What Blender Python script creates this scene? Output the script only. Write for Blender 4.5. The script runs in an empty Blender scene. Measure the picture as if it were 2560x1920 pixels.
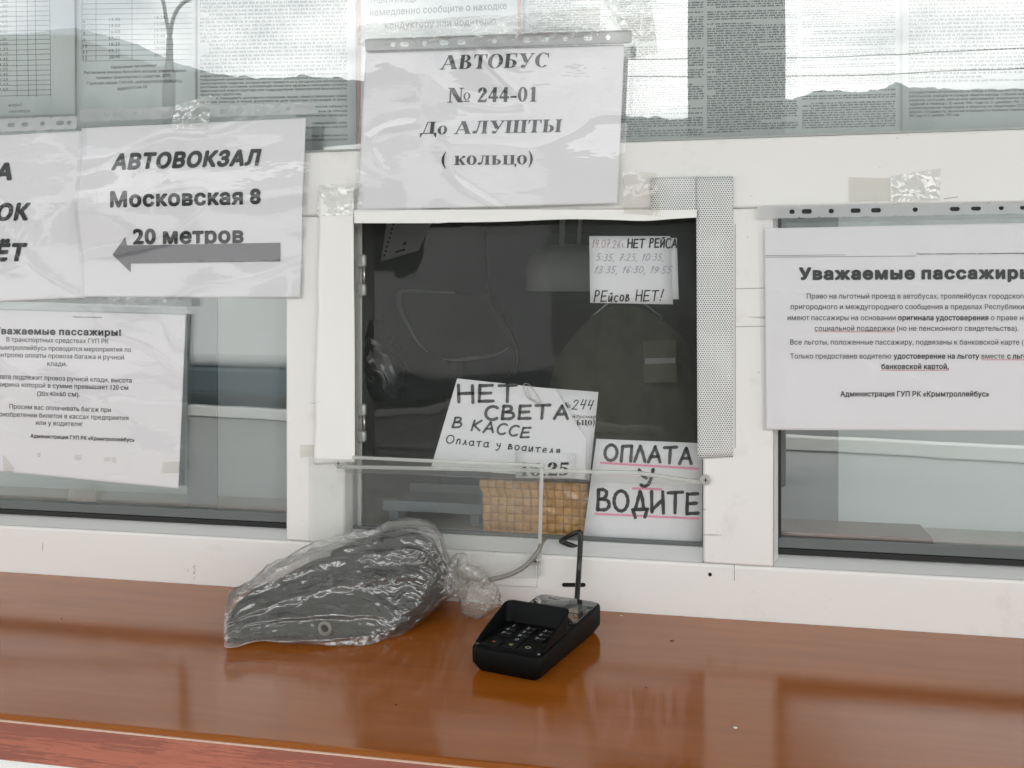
import bpy, bmesh, math, random
from mathutils import Vector, noise, Matrix
random.seed(7)
S = bpy.context.scene
COL = S.collection
R = math.radians

# ------------------------------------------------------------------ camera, world, sun, exposure
F, PHI, D, H = 2400.0, math.atan(2400.0/11760.0), 1.05, 1.3425   # focal (photo pixels), yaw, distance to window wall, eye height
cd = bpy.data.cameras.new('camera'); cam = bpy.data.objects.new('camera', cd); COL.objects.link(cam)
cam.location = (0, -D, H); cam.rotation_euler = (math.pi/2, 0, PHI)
cd.sensor_width = 36.0; cd.lens = 36.0*F/2560.0
cd.shift_y = -(960-745)/2560.0
cd.clip_start = 0.02; cd.clip_end = 5000
S.camera = cam
SUN_EL, SUN_ROT = R(38), R(20)          # sun high behind the kiosk: the window side lies in open shade
W = bpy.data.worlds.new('World'); S.world = W; W.use_nodes = True
nt = W.node_tree; N = nt.nodes; L = nt.links
bgn = N['Background']
sky = N.new('ShaderNodeTexSky'); sky.sky_type = 'NISHITA'; sky.sun_disc = False
sky.sun_elevation = SUN_EL; sky.sun_rotation = SUN_ROT; sky.dust_density = 2.5; sky.air_density = 1.0
tc = N.new('ShaderNodeTexCoord'); mp = N.new('ShaderNodeMapping'); mp.inputs['Scale'].default_value = (1.0, 1.0, 2.6)
nz = N.new('ShaderNodeTexNoise'); nz.inputs['Scale'].default_value = 3.4; nz.inputs['Detail'].default_value = 7; nz.inputs['Roughness'].default_value = .58
rp = N.new('ShaderNodeValToRGB'); rp.color_ramp.elements[0].position = .36; rp.color_ramp.elements[1].position = .58
rp.color_ramp.elements[0].color = (.38, .38, .38, 1); rp.color_ramp.elements[1].color = (1, 1, 1, 1)
mx = N.new('ShaderNodeMix'); mx.data_type = 'RGBA'
L.new(tc.outputs['Generated'], mp.inputs['Vector']); L.new(mp.outputs['Vector'], nz.inputs['Vector']); L.new(nz.outputs['Fac'], rp.inputs['Fac'])
L.new(rp.outputs['Color'], mx.inputs['Factor']); L.new(sky.outputs['Color'], mx.inputs['A']); mx.inputs['B'].default_value = (27, 26.8, 26.4, 1)
L.new(mx.outputs['Result'], bgn.inputs['Color']); bgn.inputs['Strength'].default_value = .1
sd = bpy.data.lights.new('sun', 'SUN'); so = bpy.data.objects.new('sun', sd); COL.objects.link(so)
sd.energy = 1.2; sd.angle = R(12); sd.color = (1, .96, .9)
# direction the light comes from: NISHITA rotation 0 = +Y, growing towards +X
sv = Vector((math.sin(SUN_ROT)*math.cos(SUN_EL), math.cos(SUN_ROT)*math.cos(SUN_EL), math.sin(SUN_EL)))
so.rotation_euler = sv.to_track_quat('Z', 'Y').to_euler()
S.view_settings.view_transform = 'Standard'; S.view_settings.look = 'None'
S.view_settings.exposure = .62; S.view_settings.gamma = 1; S.view_settings.use_curve_mapping = False
S.cycles.transparent_max_bounces = 32; S.cycles.max_bounces = 14; S.cycles.use_denoising = True
S.cycles.caustics_reflective = True; S.cycles.sample_clamp_indirect = 6.0

# ------------------------------------------------------------------ helpers
def px(x, y, Y=0.0):
    "photo pixel -> point on the vertical plane y = Y"
    a, b = (x-1280)/F, (745-y)/F
    c, s = math.cos(PHI), math.sin(PHI)
    d = Vector((-s+a*c, c+a*s, b)); t = (Y+D)/d.y
    return Vector((d.x*t, Y, H+d.z*t))
def fl(x, y, Z=1.0):
    "photo pixel -> point on the level z = Z"
    a, b = (x-1280)/F, (745-y)/F
    c, s = math.cos(PHI), math.sin(PHI)
    t = (Z-H)/b
    return Vector(((-s+a*c)*t, -D+(c+a*s)*t, Z))
def tag(o, label, cat, group=None):
    o['label'] = label; o['category'] = cat
    if group: o['group'] = group
    return o
def thing(name, label, cat, loc=(0, 0, 0), rz=0, group=None):
    o = bpy.data.objects.new(name, None); COL.objects.link(o); o.empty_display_size = .02
    o.location = loc; o.rotation_euler = (0, 0, rz)
    return tag(o, label, cat, group)
def link(name, me, mat, parent=None, local=False, smooth=False, label=None):
    for m in (mat if isinstance(mat, (list, tuple)) else [mat]): me.materials.append(m)
    o = bpy.data.objects.new(name, me); COL.objects.link(o)
    if smooth:
        for p in me.polygons: p.use_smooth = True
    if parent is not None:
        o.parent = parent
        if not local:
            q = parent
            off = Vector((0, 0, 0))
            while q is not None:
                off += q.location; q = q.parent
            o.location = -off
    if label: o['label'] = label
    return o
def mesh(name, v, f, mat, parent=None, local=False, smooth=False, label=None, mi=None):
    me = bpy.data.meshes.new(name); me.from_pydata([tuple(p) for p in v], [], f); me.update()
    o = link(name, me, mat, parent, local, smooth, label)
    if mi:
        for p, i in zip(me.polygons, mi): p.material_index = i
    return o
class MB:
    def __init__(s): s.v = []; s.f = []
    def add(s, v, f):
        n = len(s.v); s.v += [Vector(p) for p in v]; s.f += [tuple(i+n for i in q) for q in f]
    def box(s, a, b, rot=None, at=None):
        x0, y0, z0 = a; x1, y1, z1 = b
        v = [Vector(p) for p in ((x0,y0,z0),(x1,y0,z0),(x1,y1,z0),(x0,y1,z0),(x0,y0,z1),(x1,y0,z1),(x1,y1,z1),(x0,y1,z1))]
        if rot is not None: v = [rot @ p + Vector(at or (0,0,0)) for p in v]
        s.add(v, [(0,3,2,1),(4,5,6,7),(0,1,5,4),(1,2,6,5),(2,3,7,6),(3,0,4,7)])
    def prism(s, pts, vec):
        "closed outline (list of points) pushed along vec"
        n = len(pts); vec = Vector(vec); pts = [Vector(p) for p in pts]
        s.add(pts+[p+vec for p in pts], [tuple(range(n))[::-1], tuple(range(n, 2*n))]+[(i, (i+1)%n, n+(i+1)%n, n+i) for i in range(n)])
    def tube(s, pts, r, k=10, cap=True):
        pts = [Vector(p) for p in pts]; n = len(pts)
        rr = r if isinstance(r, (list, tuple)) else [r]*n
        rings = []; up = None
        for i, p in enumerate(pts):
            t = (pts[min(i+1, n-1)]-pts[max(i-1, 0)]).normalized()
            if up is None:
                up = Vector((0, 0, 1)) if abs(t.z) < .9 else Vector((0, 1, 0))
            a = t.cross(up).normalized(); up = a.cross(t).normalized(); b = up
            rings.append([p+(a*math.cos(2*math.pi*j/k)+b*math.sin(2*math.pi*j/k))*rr[i] for j in range(k)])
        v = [q for g in rings for q in g]
        f = [(i*k+j, i*k+(j+1)%k, (i+1)*k+(j+1)%k, (i+1)*k+j) for i in range(n-1) for j in range(k)]
        if cap: f += [tuple(range(k))[::-1], tuple((n-1)*k+j for j in range(k))]
        s.add(v, f)
    def disc(s, c, r, ax, h, k=20):
        ax = Vector(ax).normalized(); s.tube([Vector(c), Vector(c)+ax*h], r, k)
    def build(s, name, mat, parent=None, local=False, smooth=False, label=None, bevel=0, seg=2):
        o = mesh(name, s.v, s.f, mat, parent, local, smooth, label)
        bm = bmesh.new(); bm.from_mesh(o.data); bmesh.ops.recalc_face_normals(bm, faces=bm.faces); bm.to_mesh(o.data); bm.free()
        if bevel:
            m = o.modifiers.new('bevel', 'BEVEL'); m.width = bevel; m.segments = seg; m.limit_method = 'ANGLE'; m.angle_limit = R(40)
            for p in o.data.polygons: p.use_smooth = True
            o.data.set_sharp_from_angle(angle=R(35)) if hasattr(o.data, 'set_sharp_from_angle') else None
        return o
def smooth_path(pts, k=6):
    "Catmull-Rom through the points"
    P = [Vector(p) for p in pts]; P = [P[0]*2-P[1]]+P+[P[-1]*2-P[-2]]; out = []
    for i in range(1, len(P)-2):
        for j in range(k):
            t = j/k; a, b, c, d = P[i-1], P[i], P[i+1], P[i+2]
            out.append(.5*((2*b)+(c-a)*t+(2*a-5*b+4*c-d)*t*t+(3*b-a-3*c+d)*t**3))
    return out+[P[-2]]
def fbm(x, y, z=0, o=4):
    return noise.fractal(Vector((x, y, z)), 1.0, 2.0, o, noise_basis='PERLIN_ORIGINAL')

# ------------------------------------------------------------------ materials
def P(name, col, rough=.5, spec=.5, metal=0, coat=0, var=0, vscale=(8, 8, 8), bump=0, bscale=200, dirt=None, dscale=12, dpos=(.55, .75), specks=0):
    m = bpy.data.materials.new(name); m.use_nodes = True
    n = m.node_tree.nodes; l = m.node_tree.links; b = n['Principled BSDF']
    b.inputs['Base Color'].default_value = (*col, 1); b.inputs['Roughness'].default_value = rough
    b.inputs['Specular IOR Level'].default_value = spec; b.inputs['Metallic'].default_value = metal; b.inputs['Coat Weight'].default_value = coat
    t = n.new('ShaderNodeTexCoord'); last = None
    if var:
        mpn = n.new('ShaderNodeMapping'); mpn.inputs['Scale'].default_value = vscale; l.new(t.outputs['Object'], mpn.inputs['Vector'])
        z = n.new('ShaderNodeTexNoise'); z.inputs['Scale'].default_value = 1; z.inputs['Detail'].default_value = 6; l.new(mpn.outputs['Vector'], z.inputs['Vector'])
        q = n.new('ShaderNodeMix'); q.data_type = 'RGBA'; l.new(z.outputs['Fac'], q.inputs['Factor'])
        q.inputs['A'].default_value = (*[c*(1-var) for c in col], 1); q.inputs['B'].default_value = (*[min(1, c*(1+var)) for c in col], 1)
        last = q.outputs['Result']
    if dirt:
        z = n.new('ShaderNodeTexNoise'); z.inputs['Scale'].default_value = dscale; z.inputs['Detail'].default_value = 8; z.inputs['Roughness'].default_value = .7; l.new(t.outputs['Object'], z.inputs['Vector'])
        r = n.new('ShaderNodeValToRGB'); r.color_ramp.elements[0].position, r.color_ramp.elements[1].position = dpos; l.new(z.outputs['Fac'], r.inputs['Fac'])
        q = n.new('ShaderNodeMix'); q.data_type = 'RGBA'; l.new(r.outputs['Color'], q.inputs['Factor'])
        if last: l.new(last, q.inputs['A'])
        else: q.inputs['A'].default_value = (*col, 1)
        q.inputs['B'].default_value = (*dirt, 1); last = q.outputs['Result']
    if specks:
        z = n.new('ShaderNodeTexNoise'); z.inputs['Scale'].default_value = 210; z.inputs['Detail'].default_value = 2; l.new(t.outputs['Object'], z.inputs['Vector'])
        zb = n.new('ShaderNodeTexNoise'); zb.inputs['Scale'].default_value = 14; l.new(t.outputs['Object'], zb.inputs['Vector'])
        ad = n.new('ShaderNodeMath'); ad.operation = 'ADD'; l.new(z.outputs['Fac'], ad.inputs[0]); l.new(zb.outputs['Fac'], ad.inputs[1])
        r = n.new('ShaderNodeValToRGB'); r.color_ramp.elements[0].position = specks; r.color_ramp.elements[1].position = specks+.05
        mr = n.new('ShaderNodeMapRange'); mr.inputs['From Max'].default_value = 2; l.new(ad.outputs[0], mr.inputs['Value']); l.new(mr.outputs[0], r.inputs['Fac'])
        mp5 = n.new('ShaderNodeMapping'); mp5.inputs['Scale'].default_value = (3.5, 60, 60); mp5.inputs['Rotation'].default_value = (0, .25, 0); l.new(t.outputs['Object'], mp5.inputs['Vector'])
        zs = n.new('ShaderNodeTexNoise'); zs.inputs['Scale'].default_value = 2.2; zs.inputs['Detail'].default_value = 3; l.new(mp5.outputs['Vector'], zs.inputs['Vector'])
        rs = n.new('ShaderNodeValToRGB'); rs.color_ramp.elements[0].position = .70; rs.color_ramp.elements[1].position = .76; l.new(zs.outputs['Fac'], rs.inputs['Fac'])
        mm = n.new('ShaderNodeMath'); mm.operation = 'MAXIMUM'; l.new(r.outputs['Color'], mm.inputs[0]); l.new(rs.outputs['Color'], mm.inputs[1])
        m7 = n.new('ShaderNodeMath'); m7.operation = 'MULTIPLY'; m7.inputs[1].default_value = .65; l.new(mm.outputs[0], m7.inputs[0])
        q = n.new('ShaderNodeMix'); q.data_type = 'RGBA'; l.new(m7.outputs[0], q.inputs['Factor']); l.new(last, q.inputs['A']); q.inputs['B'].default_value = (.30, .27, .23, 1); last = q.outputs['Result']
    if last: l.new(last, b.inputs['Base Color'])
    if bump:
        z = n.new('ShaderNodeTexNoise'); z.inputs['Scale'].default_value = bscale; z.inputs['Detail'].default_value = 4; l.new(t.outputs['Object'], z.inputs['Vector'])
        bp = n.new('ShaderNodeBump'); bp.inputs['Strength'].default_value = bump; bp.inputs['Distance'].default_value = .001; l.new(z.outputs['Fac'], bp.inputs['Height']); l.new(bp.outputs['Normal'], b.inputs['Normal'])
    return m
def film(name, base, tint=(1, 1, 1), rough=.02, haze=0, hazecol=(.8, .8, .8), bump=0, bscale=60, bdist=.002, stretch=(1, 1, 1), grow=1.0, crinkle=0):
    "clear sheet: lets light through, mirrors a share that grows towards grazing; haze = share of white scatter"
    m = bpy.data.materials.new(name); m.use_nodes = True
    n = m.node_tree.nodes; l = m.node_tree.links; n.remove(n['Principled BSDF']); out = n['Material Output']
    tr = n.new('ShaderNodeBsdfTransparent'); tr.inputs['Color'].default_value = (*tint, 1)
    gl = n.new('ShaderNodeBsdfAnisotropic') if False else n.new('ShaderNodeBsdfGlossy'); gl.inputs['Roughness'].default_value = rough
    lw = n.new('ShaderNodeLayerWeight'); lw.inputs['Blend'].default_value = .5
    pw = n.new('ShaderNodeMath'); pw.operation = 'POWER'; pw.inputs[1].default_value = 5; l.new(lw.outputs['Facing'], pw.inputs[0])
    ma = n.new('ShaderNodeMath'); ma.operation = 'MULTIPLY_ADD'; ma.inputs[1].default_value = (1-base)*grow; ma.inputs[2].default_value = base; l.new(pw.outputs[0], ma.inputs[0])
    mix = n.new('ShaderNodeMixShader'); l.new(ma.outputs[0], mix.inputs['Fac']); l.new(gl.outputs[0], mix.inputs[2])
    src = tr.outputs[0]
    if haze:
        df = n.new('ShaderNodeBsdfDiffuse'); df.inputs['Color'].default_value = (*hazecol, 1)
        tl = n.new('ShaderNodeBsdfTranslucent'); tl.inputs['Color'].default_value = (*hazecol, 1)
        ad = n.new('ShaderNodeMixShader'); ad.inputs['Fac'].default_value = .4; l.new(df.outputs[0], ad.inputs[1]); l.new(tl.outputs[0], ad.inputs[2])
        hz = n.new('ShaderNodeMixShader'); hz.inputs['Fac'].default_value = haze; l.new(src, hz.inputs[1]); l.new(ad.outputs[0], hz.inputs[2]); src = hz.outputs[0]
    l.new(src, mix.inputs[1]); l.new(mix.outputs[0], out.inputs['Surface'])
    if crinkle:      # flat facets with sharp creases between them, at two sizes
        t = n.new('ShaderNodeTexCoord'); wz = n.new('ShaderNodeTexNoise'); wz.inputs['Scale'].default_value = crinkle*.5; wz.inputs['Detail'].default_value = 2; l.new(t.outputs['Object'], wz.inputs['Vector'])
        ws = n.new('ShaderNodeVectorMath'); ws.operation = 'SCALE'; ws.inputs['Scale'].default_value = 1.6/crinkle; l.new(wz.outputs['Color'], ws.inputs[0])
        wa = n.new('ShaderNodeVectorMath'); wa.operation = 'ADD'; l.new(t.outputs['Object'], wa.inputs[0]); l.new(ws.outputs[0], wa.inputs[1])
        mpn = n.new('ShaderNodeMapping'); mpn.inputs['Scale'].default_value = stretch; l.new(wa.outputs[0], mpn.inputs['Vector'])
        v1 = n.new('ShaderNodeTexVoronoi'); v1.inputs['Scale'].default_value = crinkle; l.new(mpn.outputs['Vector'], v1.inputs['Vector'])
        v2 = n.new('ShaderNodeTexVoronoi'); v2.inputs['Scale'].default_value = crinkle*2.7; l.new(mpn.outputs['Vector'], v2.inputs['Vector'])
        vm = n.new('ShaderNodeMath'); vm.operation = 'MULTIPLY_ADD'; vm.inputs[1].default_value = .3; l.new(v2.outputs['Distance'], vm.inputs[0]); l.new(v1.outputs['Distance'], vm.inputs[2])
        bp = n.new('ShaderNodeBump'); bp.inputs['Strength'].default_value = bump; bp.inputs['Distance'].default_value = bdist; wm = n.new('ShaderNodeTexNoise'); wm.inputs['Scale'].default_value = crinkle*.22; wm.inputs['Detail'].default_value = 1; l.new(t.outputs['Object'], wm.inputs['Vector'])
        wr_ = n.new('ShaderNodeMapRange'); wr_.inputs['From Min'].default_value = .38; wr_.inputs['From Max'].default_value = .64; wr_.inputs['To Min'].default_value = .12; l.new(wm.outputs['Fac'], wr_.inputs['Value'])
        wx = n.new('ShaderNodeMath'); wx.operation = 'MULTIPLY'; l.new(vm.outputs[0], wx.inputs[0]); l.new(wr_.outputs[0], wx.inputs[1]); l.new(wx.outputs[0], bp.inputs['Height']); l.new(bp.outputs['Normal'], gl.inputs['Normal'])
    elif bump:
        t = n.new('ShaderNodeTexCoord'); mpn = n.new('ShaderNodeMapping'); mpn.inputs['Scale'].default_value = stretch; l.new(t.outputs['Object'], mpn.inputs['Vector'])
        z = n.new('ShaderNodeTexNoise'); z.inputs['Scale'].default_value = bscale; z.inputs['Detail'].default_value = 3; l.new(mpn.outputs['Vector'], z.inputs['Vector'])
        bp = n.new('ShaderNodeBump'); bp.inputs['Strength'].default_value = bump; bp.inputs['Distance'].default_value = bdist; l.new(z.outputs['Fac'], bp.inputs['Height']); l.new(bp.outputs['Normal'], gl.inputs['Normal'])
    return m
M = {}
M['frame'] = P('white_frame', (.80, .796, .78), .38, .4, var=.025, vscale=(6, 6, 6), dirt=(.58, .555, .51), dscale=9, dpos=(.56, .80), bump=.06, bscale=90, specks=.66)
M['bead'] = P('bead_white', (.66, .67, .67), .4, .4, var=.04)
M['paper'] = P('paper', (.79, .79, .808), .75, .25, var=.02, vscale=(14, 14, 14), bump=.1, bscale=60)
M['paper_old'] = P('poster_paper', (.80, .82, .815), .7, .25, var=.03)
M['liner'] = P('liner_paper', (.84, .84, .82), .55, .3, var=.02, dirt=(.62, .60, .56), dscale=25, dpos=(.66, .85), bump=.08, bscale=70)
M['ink'] = P('black_ink', (.018, .02, .021), .55, .3)
M['ink_grey'] = P('grey_ink', (.035, .037, .04), .6, .3)
M['print'] = P('small_print_ink', (.085, .09, .092), .6, .3)
M['ink_pale'] = P('faded_ink', (.16, .165, .17), .6, .3)
M['toner_grey'] = P('grey_toner', (.185, .185, .20), .55, .3, var=.06)
M['red_line'] = P('red_underline', (.62, .18, .22), .6, .2)
M['pink'] = P('pink_marker', (.80, .32, .44), .6, .2, var=.05)
M['marker'] = P('black_marker', (.028, .03, .032), .6, .3, var=.5, vscale=(90, 90, 90))
M['marker_dry'] = P('drying_marker', (.085, .088, .092), .6, .3, var=.45, vscale=(70, 70, 70))
M['pencil'] = P('grey_pen', (.42, .41, .50), .6, .2)
M['brownpen'] = P('brown_pen', (.48, .31, .36), .6, .2)
M['red_frame'] = P('red_print', (.48, .055, .045), .6, .2)
M['glass'] = film('window_glass', .16, (.93, .95, .945), .007, bump=.012, bscale=3, bdist=.02)
M['glass_low'] = film('side_glass', .16, (.92, .94, .94), 0, bump=.012, bscale=3, bdist=.02)
M['acrylic'] = film('hatch_sheet', .03, (.93, .94, .94), .012, haze=.05, hazecol=(.59, .64, .60), bump=.02, bscale=9, bdist=.02)
M['plexi'] = film('plexi', .025, (.96, .965, .96), .01, haze=.035, bump=.03, bscale=12, bdist=.02)
M['plexi_edge'] = film('plexi_edge', .10, (.9, .92, .9), .1, haze=.46, hazecol=(.86, .87, .85))
M['sleeve'] = film('clear_sleeve', .068, (.97, .97, .975), .02, haze=.02, bump=.10, bscale=30, bdist=.003, stretch=(.5, 1, 1.4))
M['sleeve_strip'] = film('sleeve_strip', .08, (.94, .94, .95), .08, haze=.42, hazecol=(.62, .63, .64), bump=.3, bscale=90)
M['sleeve_strip_dark'] = film('sleeve_strip_grey', .06, (.9, .9, .9), .1, haze=.72, hazecol=(.40, .40, .40), bump=.3, bscale=60)
M['sleeve_strip_w'] = film('sleeve_strip_white', .08, (.94, .94, .95), .1, haze=.78, hazecol=(.72, .73, .75), bump=.2, bscale=60)
M['tape'] = film('clear_tape', .17, (.95, .95, .94), .04, haze=.09, hazecol=(.8, .8, .78), bump=.8, bdist=.006, crinkle=45)
M['tape_old'] = film('old_tape', .08, (.95, .94, .91), .08, haze=.15, hazecol=(.68, .68, .65), bump=.5, bdist=.005, crinkle=30)
M['bag'] = film('thin_bag_film', .15, (.96, .96, .96), .07, haze=.11, hazecol=(.85, .85, .84), bump=.75, bdist=.010, stretch=(.7, 1.1, 1.1), crinkle=70)
M['bag_knot'] = film('bunched_film', .15, (.93, .93, .91), .06, haze=.20, hazecol=(.78, .76, .72), bump=.9, bdist=.008, crinkle=110)
M['black_gasket'] = P('rubber_gasket', (.012, .014, .014), .45, .4)
M['grey_gasket'] = P('grey_seal', (.13, .145, .145), .4, .4)
M['alu'] = P('hatch_channel', (.42, .43, .42), .4, .5, metal=.3)
M['steel'] = P('zinc_steel', (.55, .54, .52), .3, .5, metal=1)
M['dark_hole'] = P('drilled_hole', (.02, .02, .02), .8, .1)
M['plug'] = P('white_plug', (.78, .77, .74), .4, .4)
M['black_plastic'] = P('black_plastic', (.003, .0033, .0033), .5, .10, bump=.12, bscale=900)
M['black_soft'] = P('black_soft_plastic', (.004, .0046, .0046), .55, .12, bump=.1, bscale=900)
M['black_glass'] = P('black_glass', (.020, .021, .022), .05, .8, coat=1)
M['screen'] = P('display_off', (.13, .14, .138), .08, .6, coat=1)
M['key'] = P('keypad_black', (.0035, .004, .0043), .5, .1)
M['white_print'] = P('white_print', (.48, .50, .50), .5, .3)
M['dim_print'] = P('dim_print', (.30, .31, .31), .5, .3)
M['red_print'] = P('red_cross_print', (.55, .10, .08), .5, .3)
M['yellow_print'] = P('yellow_print', (.75, .66, .22), .5, .3)
M['green_print'] = P('pale_ring_print', (.58, .62, .42), .5, .3)
M['cable_black'] = P('black_cable', (.010, .011, .011), .35, .5)
M['cable_grey'] = P('grey_cable', (.23, .225, .195), .4, .4)
M['device'] = P('dark_device', (.022, .025, .023), .5, .3, bump=.05, bscale=400)
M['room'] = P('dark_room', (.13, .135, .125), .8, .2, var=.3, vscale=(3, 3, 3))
M['blind'] = film('pale_blind', .01, (0, 0, 0), .5, haze=1.0, hazecol=(.76, .80, .80))
M['blind_dark'] = P('grey_panel', (.20, .23, .235), .6, .3, var=.05)
M['inner_sill'] = P('inner_sill', (.42, .39, .35), .35, .4, var=.05)
M['inner_wood'] = P('inner_wood', (.17, .10, .075), .4, .4, var=.15, vscale=(3, 60, 60))
M['chair'] = P('dark_upholstery', (.085, .08, .07), .75, .3, var=.2, vscale=(20, 20, 20))
M['piping'] = P('grey_piping', (.42, .42, .40), .5, .3)
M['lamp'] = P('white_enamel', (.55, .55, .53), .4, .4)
M['olive'] = P('olive_card', (.22, .22, .15), .7, .2, var=.1)
M['navy'] = P('navy_cloth', (.02, .05, .09), .7, .3, var=.3)
M['tray'] = P('pale_tray', (.20, .23, .245), .5, .3)
M['yellow_wood'] = P('pale_wood', (.50, .40, .18), .5, .3, var=.15)
M['asphalt'] = P('asphalt', (.17, .17, .165), .85, .2, var=.15, vscale=(.6, .6, .6), dirt=(.12, .12, .12), dscale=.25)
M['pave'] = P('pavement', (.32, .32, .31), .8, .2, var=.12, vscale=(1, 1, 1))
M['kerb'] = P('kerb_white', (.66, .66, .64), .7, .2, var=.1)
M['hill'] = P('hill', (.205, .225, .222), .95, .05, var=.35, vscale=(.02, .02, .02))  # base lightened towards blue grey to carry the distance haze
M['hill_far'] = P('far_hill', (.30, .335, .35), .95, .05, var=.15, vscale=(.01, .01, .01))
M['concrete'] = P('dark_concrete', (.22, .23, .23), .8, .2, var=.15)
M['bus_white'] = P('bus_white', (.72, .74, .74), .35, .5)
M['bus_dark'] = P('bus_teal', (.028, .055, .068), .35, .5, var=.2, vscale=(2, 2, 2))
M['tyre'] = P('tyre', (.015, .015, .015), .8, .2)
M['bus_glass'] = P('bus_glass', (.015, .02, .022), .1, .5)
M['lamppost'] = P('lamp_post_grey', (.10, .11, .11), .6, .3)
M['wire'] = P('wire_grey', (.30, .31, .31), .6, .3)
M['added_canopy'] = P('canopy_white', (.62, .62, .60), .6, .2)

def wood(name, ca, cb, scale, rough, coat, streak=None, spec=.4):
    m = bpy.data.materials.new(name); m.use_nodes = True; n = m.node_tree.nodes; l = m.node_tree.links; b = n['Principled BSDF']
    t = n.new('ShaderNodeTexCoord'); mpn = n.new('ShaderNodeMapping'); mpn.inputs['Scale'].default_value = scale; l.new(t.outputs['Object'], mpn.inputs['Vector'])
    z = n.new('ShaderNodeTexNoise'); z.inputs['Scale'].default_value = 1; z.inputs['Detail'].default_value = 8; z.inputs['Roughness'].default_value = .65; z.inputs['Distortion'].default_value = .4; l.new(mpn.outputs['Vector'], z.inputs['Vector'])
    r = n.new('ShaderNodeValToRGB'); r.color_ramp.elements[0].position = .32; r.color_ramp.elements[1].position = .68
    r.color_ramp.elements[0].color = (*ca, 1); r.color_ramp.elements[1].color = (*cb, 1); l.new(z.outputs['Fac'], r.inputs['Fac'])
    c = r.outputs['Color']
    if streak:
        mp2 = n.new('ShaderNodeMapping'); mp2.inputs['Scale'].default_value = (26, 60, 620); l.new(t.outputs['Object'], mp2.inputs['Vector'])
        z2 = n.new('ShaderNodeTexNoise'); z2.inputs['Scale'].default_value = 1; z2.inputs['Detail'].default_value = 5; z2.inputs['Roughness'].default_value = .7; z2.inputs['Distortion'].default_value = .8; l.new(mp2.outputs['Vector'], z2.inputs['Vector'])
        mp3 = n.new('ShaderNodeMapping'); mp3.inputs['Scale'].default_value = (3.5, 3, 40); l.new(t.outputs['Object'], mp3.inputs['Vector'])
        z3 = n.new('ShaderNodeTexNoise'); z3.inputs['Scale'].default_value = 1; l.new(mp3.outputs['Vector'], z3.inputs['Vector'])
        mu = n.new('ShaderNodeMath'); mu.operation = 'ADD'; l.new(z2.outputs['Fac'], mu.inputs[0]); l.new(z3.outputs['Fac'], mu.inputs[1])
        r2 = n.new('ShaderNodeValToRGB'); r2.color_ramp.elements[0].position = .98; r2.color_ramp.elements[1].position = 1.14; l.new(mu.outputs[0], r2.inputs['Fac'])
        mxx = n.new('ShaderNodeMix'); mxx.data_type = 'RGBA'; l.new(r2.outputs['Color'], mxx.inputs['Factor']); l.new(c, mxx.inputs['A']); mxx.inputs['B'].default_value = (*streak, 1); c = mxx.outputs['Result']
    l.new(c, b.inputs['Base Color'])
    b.inputs['Roughness'].default_value = rough; b.inputs['Coat Weight'].default_value = coat; b.inputs['Coat IOR'].default_value = 1.62 if spec == 0 else 1.5; b.inputs['Coat Roughness'].default_value = .11; b.inputs['Specular IOR Level'].default_value = spec
    rr = n.new('ShaderNodeMapRange'); rr.inputs['To Min'].default_value = rough-.05; rr.inputs['To Max'].default_value = rough+.08; l.new(z.outputs['Fac'], rr.inputs['Value']); l.new(rr.outputs[0], b.inputs['Roughness'])
    mp4 = n.new('ShaderNodeMapping'); mp4.inputs['Scale'].default_value = (40, 320, 320); l.new(t.outputs['Object'], mp4.inputs['Vector'])
    z4 = n.new('ShaderNodeTexNoise'); z4.inputs['Scale'].default_value = 1; z4.inputs['Detail'].default_value = 3; l.new(mp4.outputs['Vector'], z4.inputs['Vector'])
    bp = n.new('ShaderNodeBump'); bp.inputs['Strength'].default_value = .10; bp.inputs['Distance'].default_value = .0006; l.new(z4.outputs['Fac'], bp.inputs['Height'])
    l.new(bp.outputs['Normal'], b.inputs['Normal']); l.new(bp.outputs['Normal'], b.inputs['Coat Normal'])
    return m
M['counter'] = wood('counter_wood', (.295, .080, .006), (.375, .106, .010), (5, 55, 55), .40, .9, spec=0)
M['trim'] = wood('red_trim', (.37, .115, .072), (.43, .145, .09), (5, 80, 80), .42, .1, streak=(.26, .085, .06))
M['edge'] = P('pale_edge', (.64, .45, .35), .4, .4)

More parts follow.
